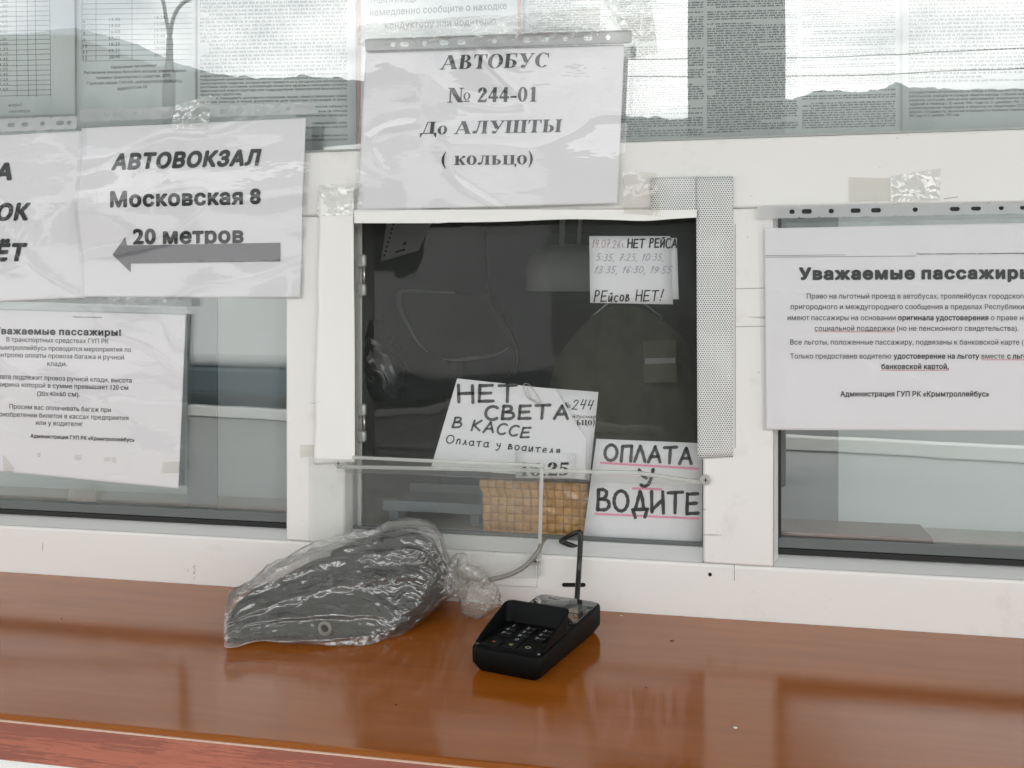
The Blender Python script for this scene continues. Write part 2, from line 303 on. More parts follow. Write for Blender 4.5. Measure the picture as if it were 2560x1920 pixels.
def dots_mat():
    m = bpy.data.materials.new('perforated_film'); m.use_nodes = True; n = m.node_tree.nodes; l = m.node_tree.links; b = n['Principled BSDF']
    def mth(op, a, c=None):
        q = n.new('ShaderNodeMath'); q.operation = op
        for i, s in enumerate((a, c)):
            if s is None: continue
            if isinstance(s, (int, float)): q.inputs[i].default_value = s
            else: l.new(s, q.inputs[i])
        return q.outputs[0]
    t = n.new('ShaderNodeTexCoord'); sp = n.new('ShaderNodeSeparateXYZ'); l.new(t.outputs['Object'], sp.inputs[0])
    p = .00252
    def lattice(ox, oz):
        u = mth('SUBTRACT', mth('FRACT', mth('ADD', mth('DIVIDE', sp.outputs['X'], p), 100+ox)), .5)
        v = mth('SUBTRACT', mth('FRACT', mth('ADD', mth('DIVIDE', sp.outputs['Z'], p*1.732), 100+oz)), .5)
        v = mth('MULTIPLY', v, 1.732)
        return mth('SQRT', mth('ADD', mth('MULTIPLY', u, u), mth('MULTIPLY', v, v)))
    d = mth('MINIMUM', lattice(0, 0), lattice(.5, .5))
    fac = n.new('ShaderNodeMapRange'); fac.inputs['From Min'].default_value = .25; fac.inputs['From Max'].default_value = .35; fac.inputs['To Min'].default_value = 1; fac.inputs['To Max'].default_value = 0
    l.new(d, fac.inputs['Value'])
    z = n.new('ShaderNodeTexNoise'); z.inputs['Scale'].default_value = 22; l.new(t.outputs['Object'], z.inputs['Vector'])
    sc = n.new('ShaderNodeMapRange'); sc.inputs['From Min'].default_value = .3; sc.inputs['From Max'].default_value = .5; sc.inputs['To Min'].default_value = .72; sc.inputs['To Max'].default_value = 1; l.new(z.outputs['Fac'], sc.inputs['Value'])
    q = n.new('ShaderNodeMix'); q.data_type = 'RGBA'; l.new(mth('MULTIPLY', fac.outputs[0], sc.outputs[0]), q.inputs['Factor'])
    q.inputs['A'].default_value = (.78, .79, .79, 1); q.inputs['B'].default_value = (.035, .04, .04, 1); l.new(q.outputs['Result'], b.inputs['Base Color'])
    b.inputs['Roughness'].default_value = .4
    return m
M['dots'] = dots_mat()

# ------------------------------------------------------------------ sheets: paper, lettering and sleeves that follow the same bent surface
class Sheet:
    def __init__(s, Y, g=None):
        s.Y = Y; s.g = g or (lambda X, Z: 0.0)
    def at(s, x, y, off=0.0):
        Y = s.Y
        for _ in range(3):
            p = px(x, y, Y-off); Y = s.Y+s.g(p.x, p.z)
        return px(x, y, Y-off)
    def quadpt(s, c, u, v):
        a = c[0]*(1-u)+c[1]*u; b = c[3]*(1-u)+c[2]*u
        return a*(1-v)+b*v
    def grid(s, name, corners, mat, parent, nu=24, nv=24, off=0.0, warp=None, thick=0, label=None, smooth=True, flat=True):
        "corners: photo pixels of top-left, top-right, bottom-right, bottom-left"
        c = [px(x, y, s.Y) if flat else s.at(x, y) for x, y in corners]; v = []
        for j in range(nv+1):
            for i in range(nu+1):
                u, w = i/nu, j/nv; p = s.quadpt(c, u, w)
                if flat: p.y = s.Y+s.g(p.x, p.z)
                p.y -= off
                if warp:
                    d = warp(p.x, p.z, u, w)
                    if isinstance(d, tuple): p += Vector(d)
                    else: p.y -= d
                v.append(p)
        f = [(j*(nu+1)+i, (j+1)*(nu+1)+i, (j+1)*(nu+1)+i+1, j*(nu+1)+i+1) for j in range(nv) for i in range(nu)]
        o = mesh(name, v, f, mat, parent, smooth=smooth, label=label)
        if thick:
            m = o.modifiers.new('thickness', 'SOLIDIFY'); m.thickness = thick; m.offset = -1
        return o
    def poly(s, name, pts, mat, parent, off=.0004, sub=0, thick=0, label=None):
        o = mesh(name, [s.at(x, y, off) for x, y in pts], [tuple(range(len(pts)))[::-1]], mat, parent, label=label)
        if thick:
            m = o.modifiers.new('thickness', 'SOLIDIFY'); m.thickness = thick; m.offset = -1
        return o

from mathutils.geometry import delaunay_2d_cdt
_raw, _glyph = {}, {}
def outlines(body, res):
    "closed outlines of a short text in the built-in font"
    if (body, res) in _raw: return _raw[(body, res)]
    cu = bpy.data.curves.new('t', 'FONT'); cu.body = body; cu.size = 1; cu.resolution_u = res; cu.fill_mode = 'NONE'
    ob = bpy.data.objects.new('t', cu); COL.objects.link(ob)
    me = bpy.data.meshes.new_from_object(ob.evaluated_get(bpy.context.evaluated_depsgraph_get()))
    nxt = {}
    for e in me.edges: nxt.setdefault(e.vertices[0], []).append(e.vertices[1]); nxt.setdefault(e.vertices[1], []).append(e.vertices[0])
    seen = set(); loops = []
    for k0 in range(len(me.vertices)):
        if k0 in seen or k0 not in nxt: continue
        loop = [k0]; seen.add(k0); cur = k0
        while True:
            c = sorted(q for q in nxt[cur] if q not in seen)
            if not c: break
            cur = c[0]; seen.add(cur); loop.append(cur)
        loops.append([(me.vertices[q].co.x, me.vertices[q].co.y) for q in loop])
    bpy.data.objects.remove(ob); bpy.data.curves.remove(cu); bpy.data.meshes.remove(me)
    _raw[(body, res)] = loops; return loops
def glyph(ch, bold, res):
    if (ch, bold, res) in _glyph: return _glyph[(ch, bold, res)]
    loops = [l for l in outlines(ch, res) if len(l) > 2]; minx = lambda ls: min(p[0] for l in ls for p in l)
    adv = minx(outlines('I'+ch+'I', 1)[-1:])-minx(outlines('II', 1)[-1:])
    V = []; E_ = []
    for l in loops:
        n0 = len(V); V += [Vector(p) for p in l]; E_ += [(n0+a, n0+(a+1) % len(l)) for a in range(len(l))]
    v, f = [], []
    if V:
        cv, ce, cf = delaunay_2d_cdt(V, E_, [], 0, 1e-6)[:3]
        v = [(p.x, p.y) for p in cv]
        for q in cf:
            x = sum(v[a][0] for a in q)/len(q); y = sum(v[a][1] for a in q)/len(q); w = 0
            for l in loops:
                for (xa, ya), (xb, yb) in zip(l, l[1:]+l[:1]):
                    if (ya <= y) != (yb <= y) and xa+(y-ya)/(yb-ya)*(xb-xa) > x: w += 1 if yb > ya else -1
            if w: f.append(tuple(q))
    if bold and f:
        cnt = {}
        for q in f:
            for a, b in zip(q, q[1:]+q[:1]): cnt[(min(a, b), max(a, b))] = cnt.get((min(a, b), max(a, b)), 0)+1
        for (a, b), c in cnt.items():
            if c != 1: continue
            (xa, ya), (xb, yb) = v[a], v[b]; dx, dy = xb-xa, yb-ya; ln = math.hypot(dx, dy) or 1; nx, ny = -dy/ln*bold, dx/ln*bold; n0 = len(v)
            v += [(xa+nx, ya+ny), (xa-nx, ya-ny), (xb-nx, yb-ny), (xb+nx, yb+ny)]; f.append((n0, n0+1, n0+2, n0+3))
            if bold > .012:
                n0 = len(v); v += [(xa+bold*math.cos(t*math.pi/4), ya+bold*math.sin(t*math.pi/4)) for t in range(8)]; f.append(tuple(range(n0, n0+8)))
    used = sorted({a for q in f for a in q}); ix = {a: n for n, a in enumerate(used)}
    _glyph[(ch, bold, res)] = ([v[a] for a in used], [tuple(ix[a] for a in q) for q in f], adv); return _glyph[(ch, bold, res)]
def text_mesh(body, bold=0.0, shear=0.0, space=1.0, res=3):
    V, Fc, x = [], [], 0.0
    for ch in body.strip():
        if ch == ' ': x += .26*space; continue
        v, f, adv = glyph(ch, bold, res); n = len(V)
        V += [(a+x+shear*b, b) for a, b in v]; Fc += [tuple(i+n for i in q) for q in f]; x += (adv+bold*1.2)*space
    return V, Fc
CAP = max(p[1] for p in text_mesh('Н')[0])
class Ink:
    "collects flat glyph shapes in photo pixels, then lays them on a sheet"
    def __init__(s): s.v = []; s.f = []
    def put(s, v, f, x0, y0, x1, y1, h, base=CAP, natural=False):
        xs = [p[0] for p in v]; a, b = min(xs), max(xs)
        n = len(s.v); ux, uy = x1-x0, y1-y0; ln = math.hypot(ux, uy) or 1; nx, ny = uy/ln, -ux/ln
        for p in v:
            t = (p[0]-a)/(b-a); k = p[1]/base*h
            s.v.append((x0+ux*t+nx*k*0, y0+uy*t-k))
        s.f += [tuple(i+n for i in q) for q in f]
    def text(s, body, x0, y0, x1, y1, h, bold=0.0, shear=0.0, space=1.0, res=3):
        v, f = text_mesh(body, bold, shear, space, res); s.put(v, f, x0, y0, x1, y1, h)
    def quad(s, pts):
        n = len(s.v); s.v += pts; s.f.append(tuple(range(n, n+len(pts))))
    def line(s, x0, y0, x1, y1, w):
        ln = math.hypot(x1-x0, y1-y0); a, b = (y1-y0)/ln*w/2, -(x1-x0)/ln*w/2
        s.quad([(x0+a, y0+b), (x0-a, y0-b), (x1-a, y1-b), (x1+a, y1+b)])
    def stroke(s, pts, w):
        n = len(pts)
        if n < 2: return
        base = len(s.v); k = 0
        L_, R_ = [], []
        for i, p in enumerate(pts):
            a = pts[max(i-1, 0)]; b = pts[min(i+1, n-1)]
            dx, dy = b[0]-a[0], b[1]-a[1]; ln = math.hypot(dx, dy) or 1
            ww = w*(.5+.06*math.sin(i*1.7+pts[0][0]))
            L_.append((p[0]-dy/ln*ww, p[1]+dx/ln*ww)); R_.append((p[0]+dy/ln*ww, p[1]-dx/ln*ww))
        s.v += L_+R_
        s.f += [(base+i, base+i+1, base+n+i+1, base+n+i) for i in range(n-1)]
        for e, sgn in ((0, -1), (n-1, 1)):
            q = pts[e]; o = pts[1] if e == 0 else pts[n-2]
            ang = math.atan2(q[1]-o[1], q[0]-o[0]); b0 = len(s.v)
            s.v += [(q[0]+math.cos(ang+R(t))*w*.5, q[1]+math.sin(ang+R(t))*w*.5) for t in (-90, -45, 0, 45, 90)]
            s.f.append(tuple(range(b0, b0+5)))
    def hand(s, body, x0, y0, x1, y1, h, w, slant=0.0, jit=.04, gap=.26):
        x = 0; items = []
        for ch in body:
            if ch == ' ': x += .5; continue
            g, adv = HAND[ch]; items.append((g, x)); x += adv+gap
        tot = x-gap; kx = (x1-x0)/(tot*h) if tot else 1
        for g, ox in items:
            jy = random.uniform(-jit, jit)*h; js = 1+random.uniform(-jit, jit)
            for st in g:
                pts = chaikin(st)
                s.stroke([(x0+(ox+p[0]+slant*p[1])*h*kx, y0+(y1-y0)*(ox/tot)-p[1]*h*js+jy) for p in pts], w)
    def build(s, name, sheet, mat, parent, off=.0006, label=None):
        me = [sheet.at(x, y, off) for x, y in s.v]
        return mesh(name, me, s.f, mat, parent, label=label)
def chaikin(p, k=2):
    p = list(p)
    if len(p) < 3: 
        a, b = p; return [(a[0]+(b[0]-a[0])*t/4, a[1]+(b[1]-a[1])*t/4) for t in range(5)]
    for _ in range(k):
        q = [p[0]]
        for a, b in zip(p, p[1:]):
            q += [(a[0]*.75+b[0]*.25, a[1]*.75+b[1]*.25), (a[0]*.25+b[0]*.75, a[1]*.25+b[1]*.75)]
        p = q+[p[-1]]
    return p
def ell(cx, cy, rx, ry, a0=90, a1=450, n=12):
    return [(cx+rx*math.cos(R(a0+(a1-a0)*i/n)), cy+ry*math.sin(R(a0+(a1-a0)*i/n))) for i in range(n+1)]
HAND = {
 'Н': ([[(0,1),(.02,0)], [(.58,.97),(.6,-.03)], [(.02,.5),(.6,.52)]], .6),
 'Е': ([[(.03,1),(0,0)], [(.03,.97),(.55,1)], [(.02,.5),(.48,.53)], [(0,.02),(.58,.04)]], .56),
 'Т': ([[(0,.96),(.72,1)], [(.36,.97),(.34,0)]], .72),
 'С': ([ell(.36,.5,.36,.52,50,310)], .6),
 'В': ([[(.05,1),(0,0)], [(.03,.97),(.3,1.02),(.5,.85),(.35,.56),(.05,.52)], [(.2,.54),(.5,.5),(.62,.25),(.45,.0),(0,.02)]], .6),
 'А': ([[(0,0),(.36,1)], [(.36,1),(.68,0)], [(.14,.34),(.57,.36)]], .68),
 'К': ([[(.05,1),(0,0)], [(.55,1),(.03,.45)], [(.12,.5),(.58,-.02)]], .58),
 'О': ([ell(.36,.5,.36,.5)], .72),
 'П': ([[(.05,0),(.1,.98)], [(.1,.97),(.62,1)], [(.62,1),(.6,0)]], .62),
 'Л': ([[(0,0),(.18,.6),(.3,1)], [(.3,1),(.44,.6),(.6,0)]], .6),
 'У': ([[(0,.97),(.14,.62),(.3,.5)], [(.6,1),(.52,.5),(.4,.1),(.2,0),(.08,.1)]], .6),
 'Д': ([[(.14,.12),(.3,.7),(.38,1)], [(.38,1),(.5,.7),(.56,.12)], [(.0,.1),(.76,.14)], [(.02,.1),(.14,-.28)], [(.74,.13),(.62,-.26)]], .74),
 'И': ([[(0,1),(.02,0)], [(.03,.1),(.5,.55)], [(.56,.98),(.6,-.05)]], .62),
 'Р': ([[(.06,1),(0,0)], [(.05,.98),(.36,1),(.5,.8),(.36,.55),(.04,.5)]], .5),
 'М': ([[(0,0),(.08,1)], [(.08,1),(.3,.5)], [(.3,.5),(.55,1)], [(.55,1),(.6,0)]], .6),
 'Й': ([[(0,.9),(.02,.02)], [(.02,.05),(.45,.85)], [(.5,.95),(.48,0)], [(.14,1.12),(.25,1.04),(.4,1.2)]], .5),
 'п': ([[(.0,0),(.08,.55)], [(.06,.5),(.22,.58),(.34,.5),(.32,0)]], .36),
 'л': ([[(0,.02),(.12,.15),(.22,.55)], [(.22,.55),(.32,.0)]], .34),
 'а': ([ell(.2,.28,.2,.28,20,380), [(.4,.55),(.38,.1),(.46,0)]], .46),
 'т': ([[(0,.52),(.44,.56)], [(.22,.54),(.18,0)]], .42),
 'о': ([ell(.2,.28,.2,.28)], .4),
 'у': ([[(0,.55),(.08,.25),(.28,.25)], [(.36,.55),(.28,.0),(.1,-.3),(-.02,-.2)]], .38),
 'в': ([[(.04,.58),(0,0)], [(.03,.56),(.2,.58),(.28,.45),(.05,.3)], [(.1,.31),(.36,.25),(.34,.05),(0,.02)]], .36),
 'д': ([ell(.2,.26,.2,.26,20,380), [(.4,.55),(.38,.0)]], .42),
 'и': ([[(.02,.55),(0,.05),(.12,.02),(.32,.5)], [(.34,.56),(.34,.02)]], .38),
 'е': ([[(.02,.28),(.36,.32),(.28,.56),(.06,.5),(.0,.22),(.12,.0),(.36,.08)]], .38),
 'я': ([[(.34,.56),(.34,0)], [(.34,.55),(.1,.56),(.06,.36),(.34,.3)], [(.2,.3),(.0,0)]], .36),
 'с': ([ell(.2,.28,.2,.28,50,310)], .36),
 'й': ([[(.02,.55),(0,.05),(.14,.02),(.32,.5)], [(.34,.56),(.34,.02)], [(.12,.8),(.2,.72),(.3,.84)]], .38),
 'г': ([[(.04,.5),(.2,.52),(.1,.2),(.24,.04),(.3,.16)]], .3),
 'б': ([[(.34,1),(.1,.8),(0,.35),(.15,.0),(.36,.2),(.3,.45),(.05,.4)]], .36),
 'н': ([[(.03,.55),(0,0)], [(.34,.56),(.32,0)], [(.02,.28),(.33,.3)]], .36),
 '0': ([ell(.26,.5,.26,.5)], .52), '1': ([[(0,.6),(.22,1)], [(.22,1),(.1,0)]], .24),
 '2': ([[(.0,.75),(.15,1),(.42,.92),(.4,.6),(.0,.0)], [(0,.02),(.5,.0)]], .5),
 '3': ([[(.05,.95),(.4,1),(.42,.7),(.15,.55)], [(.15,.55),(.46,.5),(.42,.05),(.0,.02)]], .46),
 '4': ([[(.1,1),(0,.45)], [(0,.45),(.42,.5)], [(.42,.95),(.3,0)]], .46),
 '5': ([[(.12,1),(.08,.55)], [(.12,.98),(.5,1)], [(.08,.55),(.4,.6),(.44,.15),(.2,-.02),(0,.06)]], .5),
 '6': ([[(.4,1),(.08,.6),(.02,.15),(.25,-.02),(.42,.25),(.25,.48),(.04,.3)]], .42),
 '7': ([[(0,.95),(.46,1)], [(.46,1),(.14,0)], [(.1,.5),(.42,.52)]], .46),
 '9': ([ell(.24,.7,.22,.28), [(.46,.75),(.38,.3),(.1,0)]], .48),
 ':': ([[(.04,.62),(.05,.68)], [(.0,.18),(.01,.24)]], .1), '.': ([[(0,0),(.04,.04)]], .08),
 ',': ([[(.08,.08),(0,-.18)]], .12), '!': ([[(.25,1.05),(.1,.28)], [(.04,.02),(.06,.07)]], .25),
}
# bold serif letters for the printed route notice, from stems, hairlines, bowls and slab serifs (cap height 1)
def serif(ch):
    v, f = [], []
    def q(*p):
        n = len(v); v.extend(p); f.append(tuple(range(n, n+len(p))))
    def r(x0, y0, x1, y1): q((x0, y0), (x1, y0), (x1, y1), (x0, y1))
    T, h, s = .205, .055, .05
    def foot(x, y=0, w=.36, b=T):   # slab serif centred on x
        y0, y1 = (y, y+s) if y < .5 else (y-s, y)
        r(x-w/2, y0, x+w/2, y1)
        d = .05 if y < .5 else -.05; e = y1 if y < .5 else y0
        q((x-b/2-.05, e), (x+b/2+.05, e), (x+b/2, e+d), (x-b/2, e+d))
    def stem(x, y0=0, y1=1, t=T): r(x-t/2, y0, x+t/2, y1)
    def bowl(cx, cy, rx, ry, ix, iy, a0=0, a1=360, n=22):
        for i in range(n):
            a, b = R(a0+(a1-a0)*i/n), R(a0+(a1-a0)*(i+1)/n)
            q((cx+rx*math.cos(a), cy+ry*math.sin(a)), (cx+rx*math.cos(b), cy+ry*math.sin(b)), (cx+ix*math.cos(b), cy+iy*math.sin(b)), (cx+ix*math.cos(a), cy+iy*math.sin(a)))
    def diag(x0, y0, x1, y1, t): q((x0-t/2, y0), (x0+t/2, y0), (x1+t/2, y1), (x1-t/2, y1))
    adv = .8
    if ch == 'А':
        diag(.14, s, .45, 1, h+.01); diag(.78, s, .47, 1, T+.04); r(.27, .30, .64, .30+h); foot(.14, 0, .28, h); foot(.78, 0, .36); adv = .97
    elif ch == 'В':
        stem(.2); r(.04, 0, .2, s); r(.04, 1-s, .2, 1); r(.2, 1-s, .38, 1); r(.2, .5, .4, .5+h); r(.2, 0, .42, s)
        bowl(.36, .765, .27, .235, .09, .19, -90, 90, 12); bowl(.38, .27, .33, .27, .12, .225, -90, 90, 12); adv = .78
    elif ch == 'Т':
        stem(.38); r(.02, 1-s, .74, 1); q((.02, 1), (.02, .70), (.05, .70), (.12, 1-s), (.12, 1)); q((.74, 1), (.74, .70), (.71, .70), (.64, 1-s), (.64, 1)); foot(.38); adv = .78
    elif ch == 'О': bowl(.42, .5, .41, .52, .195, .475); adv = .86
    elif ch == 'Б':
        stem(.2); r(.04, 0, .2, s); r(.04, 1-s, .68, 1); q((.68, 1), (.68, .72), (.65, .72), (.56, 1-s), (.56, 1)); r(.2, .53, .4, .53+h); r(.2, 0, .4, s)
        bowl(.38, .29, .33, .29, .12, .245, -90, 90, 12); adv = .76
    elif ch == 'У':
        diag(.22, 1-s, .46, .36, T+.03); diag(.74, 1-s, .38, .06, h+.01); foot(.22, 1, .40); foot(.74, 1, .28, h); bowl(.28, .09, .11, .11, 0, 0); q((.28, -.02), (.40, .0), (.44, .12), (.34, .1)); adv = .88
    elif ch == 'С':
        bowl(.44, .5, .42, .52, .19, .475, 48, 312, 20); q((.70, .98), (.74, .98), (.745, .64), (.715, .64), (.66, .84)); adv = .8
    elif ch == 'N':
        stem(.15, 0, 1, h+.01); stem(.74, 0, 1, h+.01); diag(.2, 1, .72, 0, T+.08); foot(.15, 0, .3, h); r(.0, 1-s, .2, 1); foot(.74, 1, .3, h); adv = .9
    elif ch == '№':
        a = serif('N'); v.extend(a[0]); f.extend(a[1]); bowl(1.06, .42, .19, .26, .09, .225); r(.88, .05, 1.24, .11); adv = 1.28
    elif ch == 'Д':
        diag(.2, .1, .4, 1, h+.01); stem(.66, .1, 1); r(.36, 1-s, .84, 1); r(.02, .06, .92, .06+s+.03); q((.02, .1), (.02, -.22), (.06, -.22), (.17, .08)); q((.92, .1), (.92, -.22), (.88, -.22), (.77, .08)); adv = .95
    elif ch == 'Л':
        q((.38, 1), (.46, 1), (.34, .2), (.26, .2)); bowl(.16, .12, .12, .12, 0, 0); q((.16, .0), (.30, .05), (.36, .34), (.28, .3)); stem(.70); foot(.70); r(.28, 1-s, .88, 1); adv = .93
    elif ch == 'Ш':
        for x in (.18, .60, 1.02): stem(x); foot(x, 1)
        r(.0, 0, 1.2, s); adv = 1.22
    elif ch == 'Ы':
        stem(.2); foot(.2, 1); r(.04, 0, .3, s); r(.3, .53, .4, .53+h); r(.3, 0, .4, s); bowl(.36, .29, .31, .29, .10, .245, -90, 90, 12); stem(.9); foot(.9, 1); foot(.9); adv = 1.1
    elif ch == '2':
        bowl(.26, .72, .24, .28, .05, .235, -10, 170, 10); bowl(.09, .70, .07, .07, 0, 0); q((.28, .66), (.50, .66), (.16, .14), (.04, .1)); r(.03, 0, .48, .16); q((.48, 0), (.53, .28), (.49, .28), (.42, .14)); adv = .56
    elif ch == '4':
        stem(.36, 0, 1, .19); r(.02, .24, .55, .38); diag(.06, .36, .36, 1, h+.02); adv = .58
    elif ch == '-': r(.03, .27, .36, .40); adv = .40
    elif ch == '0': bowl(.27, .5, .26, .51, .085, .46); adv = .56
    elif ch == '1': stem(.28, 0, 1, .19); r(.1, 0, .46, s); q((.06, .84), (.2, .82), (.3, 1), (.26, 1)); adv = .54
    elif ch == '5':
        r(.1, .80, .49, .98); diag(.10, .52, .12, .9, .06); bowl(.2, .33, .3, .32, .1, .25, -130, 110, 14); bowl(.08, .09, .08, .08, 0, 0); adv = .56
    elif ch == '6':
        bowl(.28, .31, .26, .32, .08, .27); q((.02, .3), (.12, .62), (.34, .88), (.5, .98), (.5, 1.0), (.26, .92), (.04, .62)); adv = .57
    elif ch == '.': bowl(.12, .08, .09, .09, 0, 0); adv = .26
    elif ch == 'о': bowl(.27, .34, .26, .35, .095, .31); adv = .55
    elif ch == 'к':
        stem(.18, 0, .68, .17); foot(.18, 0, .30, .17); r(.03, .68-s, .26, .68); q((.26, .36), (.32, .32), (.52, .60), (.46, .64)); bowl(.52, .60, .08, .08, 0, 0); q((.26, .40), (.38, .44), (.62, 0), (.42, 0)); adv = .64
    elif ch == 'л':
        q((.26, .68), (.32, .68), (.26, .16), (.19, .16)); bowl(.1, .09, .09, .09, 0, 0); q((.1, 0), (.22, .04), (.26, .24), (.19, .2)); stem(.5, 0, .68, .17); foot(.5, 0, .28, .17); r(.18, .68-s, .64, .68); adv = .66
    elif ch == 'ь':
        stem(.18, 0, .68, .17); r(.03, .68-s, .34, .68); r(.05, 0, .3, s); r(.26, .36, .32, .36+s); bowl(.28, .2, .25, .21, .09, .165, -90, 90, 10); adv = .56
    elif ch == 'ц':
        stem(.18, 0, .68, .17); stem(.54, 0, .68, .17); r(.04, .68-s, .32, .68); r(.40, .68-s, .68, .68); r(.04, 0, .74, s); q((.74, s), (.74, -.2), (.70, -.2), (.62, s)); adv = .74
    elif ch == '(':
        for i in range(12):
            a, b = i/12, (i+1)/12; X = lambda t: .1+.2*(2*t-1)**2; Wd = lambda t: .03+.10*math.sin(math.pi*t)
            q((X(a), -.25+1.25*a), (X(a)+Wd(a), -.25+1.25*a), (X(b)+Wd(b), -.25+1.25*b), (X(b), -.25+1.25*b))
        adv = .36
    elif ch == ')':
        a = serif('('); v.extend([(.36-p[0], p[1]) for p in a[0]]); f.extend(a[1]); adv = .36
    return v, f, adv
def serif_text(body, sp=.02):
    x = 0; V, Fc = [], []
    for ch in body:
        if ch == ' ': x += .34; continue
        v, f, adv = serif(ch); n = len(V); V += [(p[0]+x, p[1]) for p in v]; Fc += [tuple(i+n for i in q) for q in f]; x += adv+sp
    return V, Fc
def ink_serif(ink, body, x0, y0, x1, y1, h, shear=0.0):
    v, f = serif_text(body); ink.put([(a+shear*b, b) for a, b in v], f, x0, y0, x1, y1, h, base=1.0)
def print_lines(ink, x0, y0, x1, y1, dy, xh, slope=0.0, indent=.12, seed=1):
    "illegibly small print: every word a run of letter-high marks"
    rnd = random.Random(seed); y = y0; last = False
    while y < y1:
        x = x0+(rnd.random() < indent)*22; end = x1 if rnd.random() > .16 else x0+(x1-x0)*rnd.uniform(.3, .9)
        if rnd.random() < .05: y += dy; continue
        while x < end-4:
            for _ in range(rnd.randint(1, 5)):
                w = rnd.uniform(1.8, 4.2); hh = xh*rnd.uniform(.8, 1.25)
                if x+w > end: break
                yy = y+(x-x0)*slope
                ink.quad([(x, yy-hh), (x+w, yy-hh+w*slope), (x+w, yy+w*slope), (x, yy)]); x += w+rnd.uniform(.35, .8)
            x += rnd.uniform(2.0, 3.6)
        y += dy

# ------------------------------------------------------------------ the kiosk
Zt0, Zt1, Zr = 1.4383, 1.5128, 1.0575     # transom bottom/top, rail top
XL0, XL1, XR0, XR1 = -.4843, -.4113, -.0050, .0681   # the two posts
KX0, KX1 = -1.55, 1.25
kiosk = thing('ticket_kiosk', 'white framed ticket kiosk with a dark serving hatch between two glazed side lights', 'kiosk', (-.2, .0, 0))
def kbox(name, a, b, mat, bevel=.0015, label=None, parent=None):
    m = MB(); m.box(a, b); return m.build(name, mat, parent or kiosk, bevel=bevel, label=label)
kbox('transom', (KX0, 0, Zt0), (KX1, .06, Zt1), M['frame'], .003)
for x0, x1 in ((XL0, XL1), (XR0, XR1)):
    kbox('post', (x0, -.0015, Zr+.0006), (x1, .0585, Zt0-.0006), M['frame'], .0025)
for x0, x1 in ((KX0, KX0+.07), (KX1-.07, KX1)): kbox('post', (x0, -.001, Zr+.0006), (x1, .058, Zt0-.0006), M['frame'], .0025)
kbox('bottom_rail', (KX0, 0.0, .9), (KX1, .06, Zr), M['frame'], .003)
kbox('head_rail', (KX0, 0, 2.18), (KX1, .06, 2.949), M['frame'], .003)
kbox('front_wall', (KX0, .004, .0), (KX1, .05, .8995), M['frame'], 0)
# sloping glazing beads along the bottoms of the openings and beside the right post, thin seals above them
def bead(name, x0, x1, mat, z0=Zr, dy=.022, dz=.010):
    m = MB(); m.prism([(x0, .003, z0+.0004), (x0, dy, z0+dz), (x0, .05, z0+dz), (x0, .05, z0+.0004)], (x1-x0, 0, 0)); return m.build(name, mat, kiosk)
bead('glazing_bead', KX0+.07, XL0-.0005, M['bead']); bead('glazing_bead', XR1+.0005, KX1-.07, M['bead'], dz=.0085); bead('glazing_bead', XL1+.0005, XR0-.0005, M['bead'], dz=.012)
for x0, x1 in ((KX0+.07, XL0-.0006), (XR1+.0062, KX1-.07)):
    kbox('gasket', (x0, .0165, Zr+.0105), (x1, .024, Zr+.0165), M['black_gasket'], .0008)
    kbox('seal', (x0, .0175, Zr+.0168), (x1, .0242, Zr+.0275), M['grey_gasket'], .0008)
m = MB(); m.prism([(XR1+.0003, .0, Zr+.002), (XR1+.0058, .018, Zr+.009), (XR1+.0058, .05, Zr+.009), (XR1+.0003, .05, Zr+.002)], (0, 0, Zt0-Zr-.004)); m.build('glazing_bead', M['bead'], kiosk)
kbox('gasket', (XR1+.0061, .0185, Zr+.012), (XR1+.0090, .0245, Zt0-.001), M['black_gasket'], 0)
kbox('gasket', (XL1+.0003, .024, Zr+.0125), (XR0-.0003, .030, Zr+.016), M['grey_gasket'], 0)
m = MB(); m.prism([(KX0, .003, Zt1+.0004), (KX0, .016, Zt1+.0045), (KX0, .05, Zt1+.0045), (KX0, .05, Zt1+.0004)], (KX1-KX0, 0, 0)); m.build('glazing_bead', M['bead'], kiosk)
# panes
kbox('glass_pane', (KX0+.01, .0200, Zt1+.0046), (KX1-.01, .0240, 2.178), M['glass'], 0)
kbox('glass_pane', (KX0+.072, .0245, Zr+.0105), (XL0-.0005, .0285, Zt0-.0005), M['glass_low'], 0)
kbox('glass_pane', (XR1+.0064, .0246, Zr+.0095), (KX1-.072, .0286, Zt0-.0005), M['glass_low'], 0)
sh_h = Sheet(.027, lambda X, Z: -.0025*fbm(X*7, Z*5, 3.1, 2))
cw = [(XL1+.0008), (XR0-.0008)]
v = []; nu, nv = 40, 40
for j in range(nv+1):
    for i in range(nu+1):
        X = cw[0]+(cw[1]-cw[0])*i/nu; Z = Zr+.0165+(Zt0-.0006-Zr-.0165)*j/nv
        v.append((X, .028+.003*fbm(X*6, Z*5, 3.1, 2)*math.sin(math.pi*i/nu)*math.sin(math.pi*j/nv), Z))
mesh('hatch_pane', v, [(j*(nu+1)+i, j*(nu+1)+i+1, (j+1)*(nu+1)+i+1, (j+1)*(nu+1)+i) for j in range(nv) for i in range(nu)], M['acrylic'], kiosk, smooth=True)
M['seam'] = P('hairline', (.33, .31, .28), .7, .2)
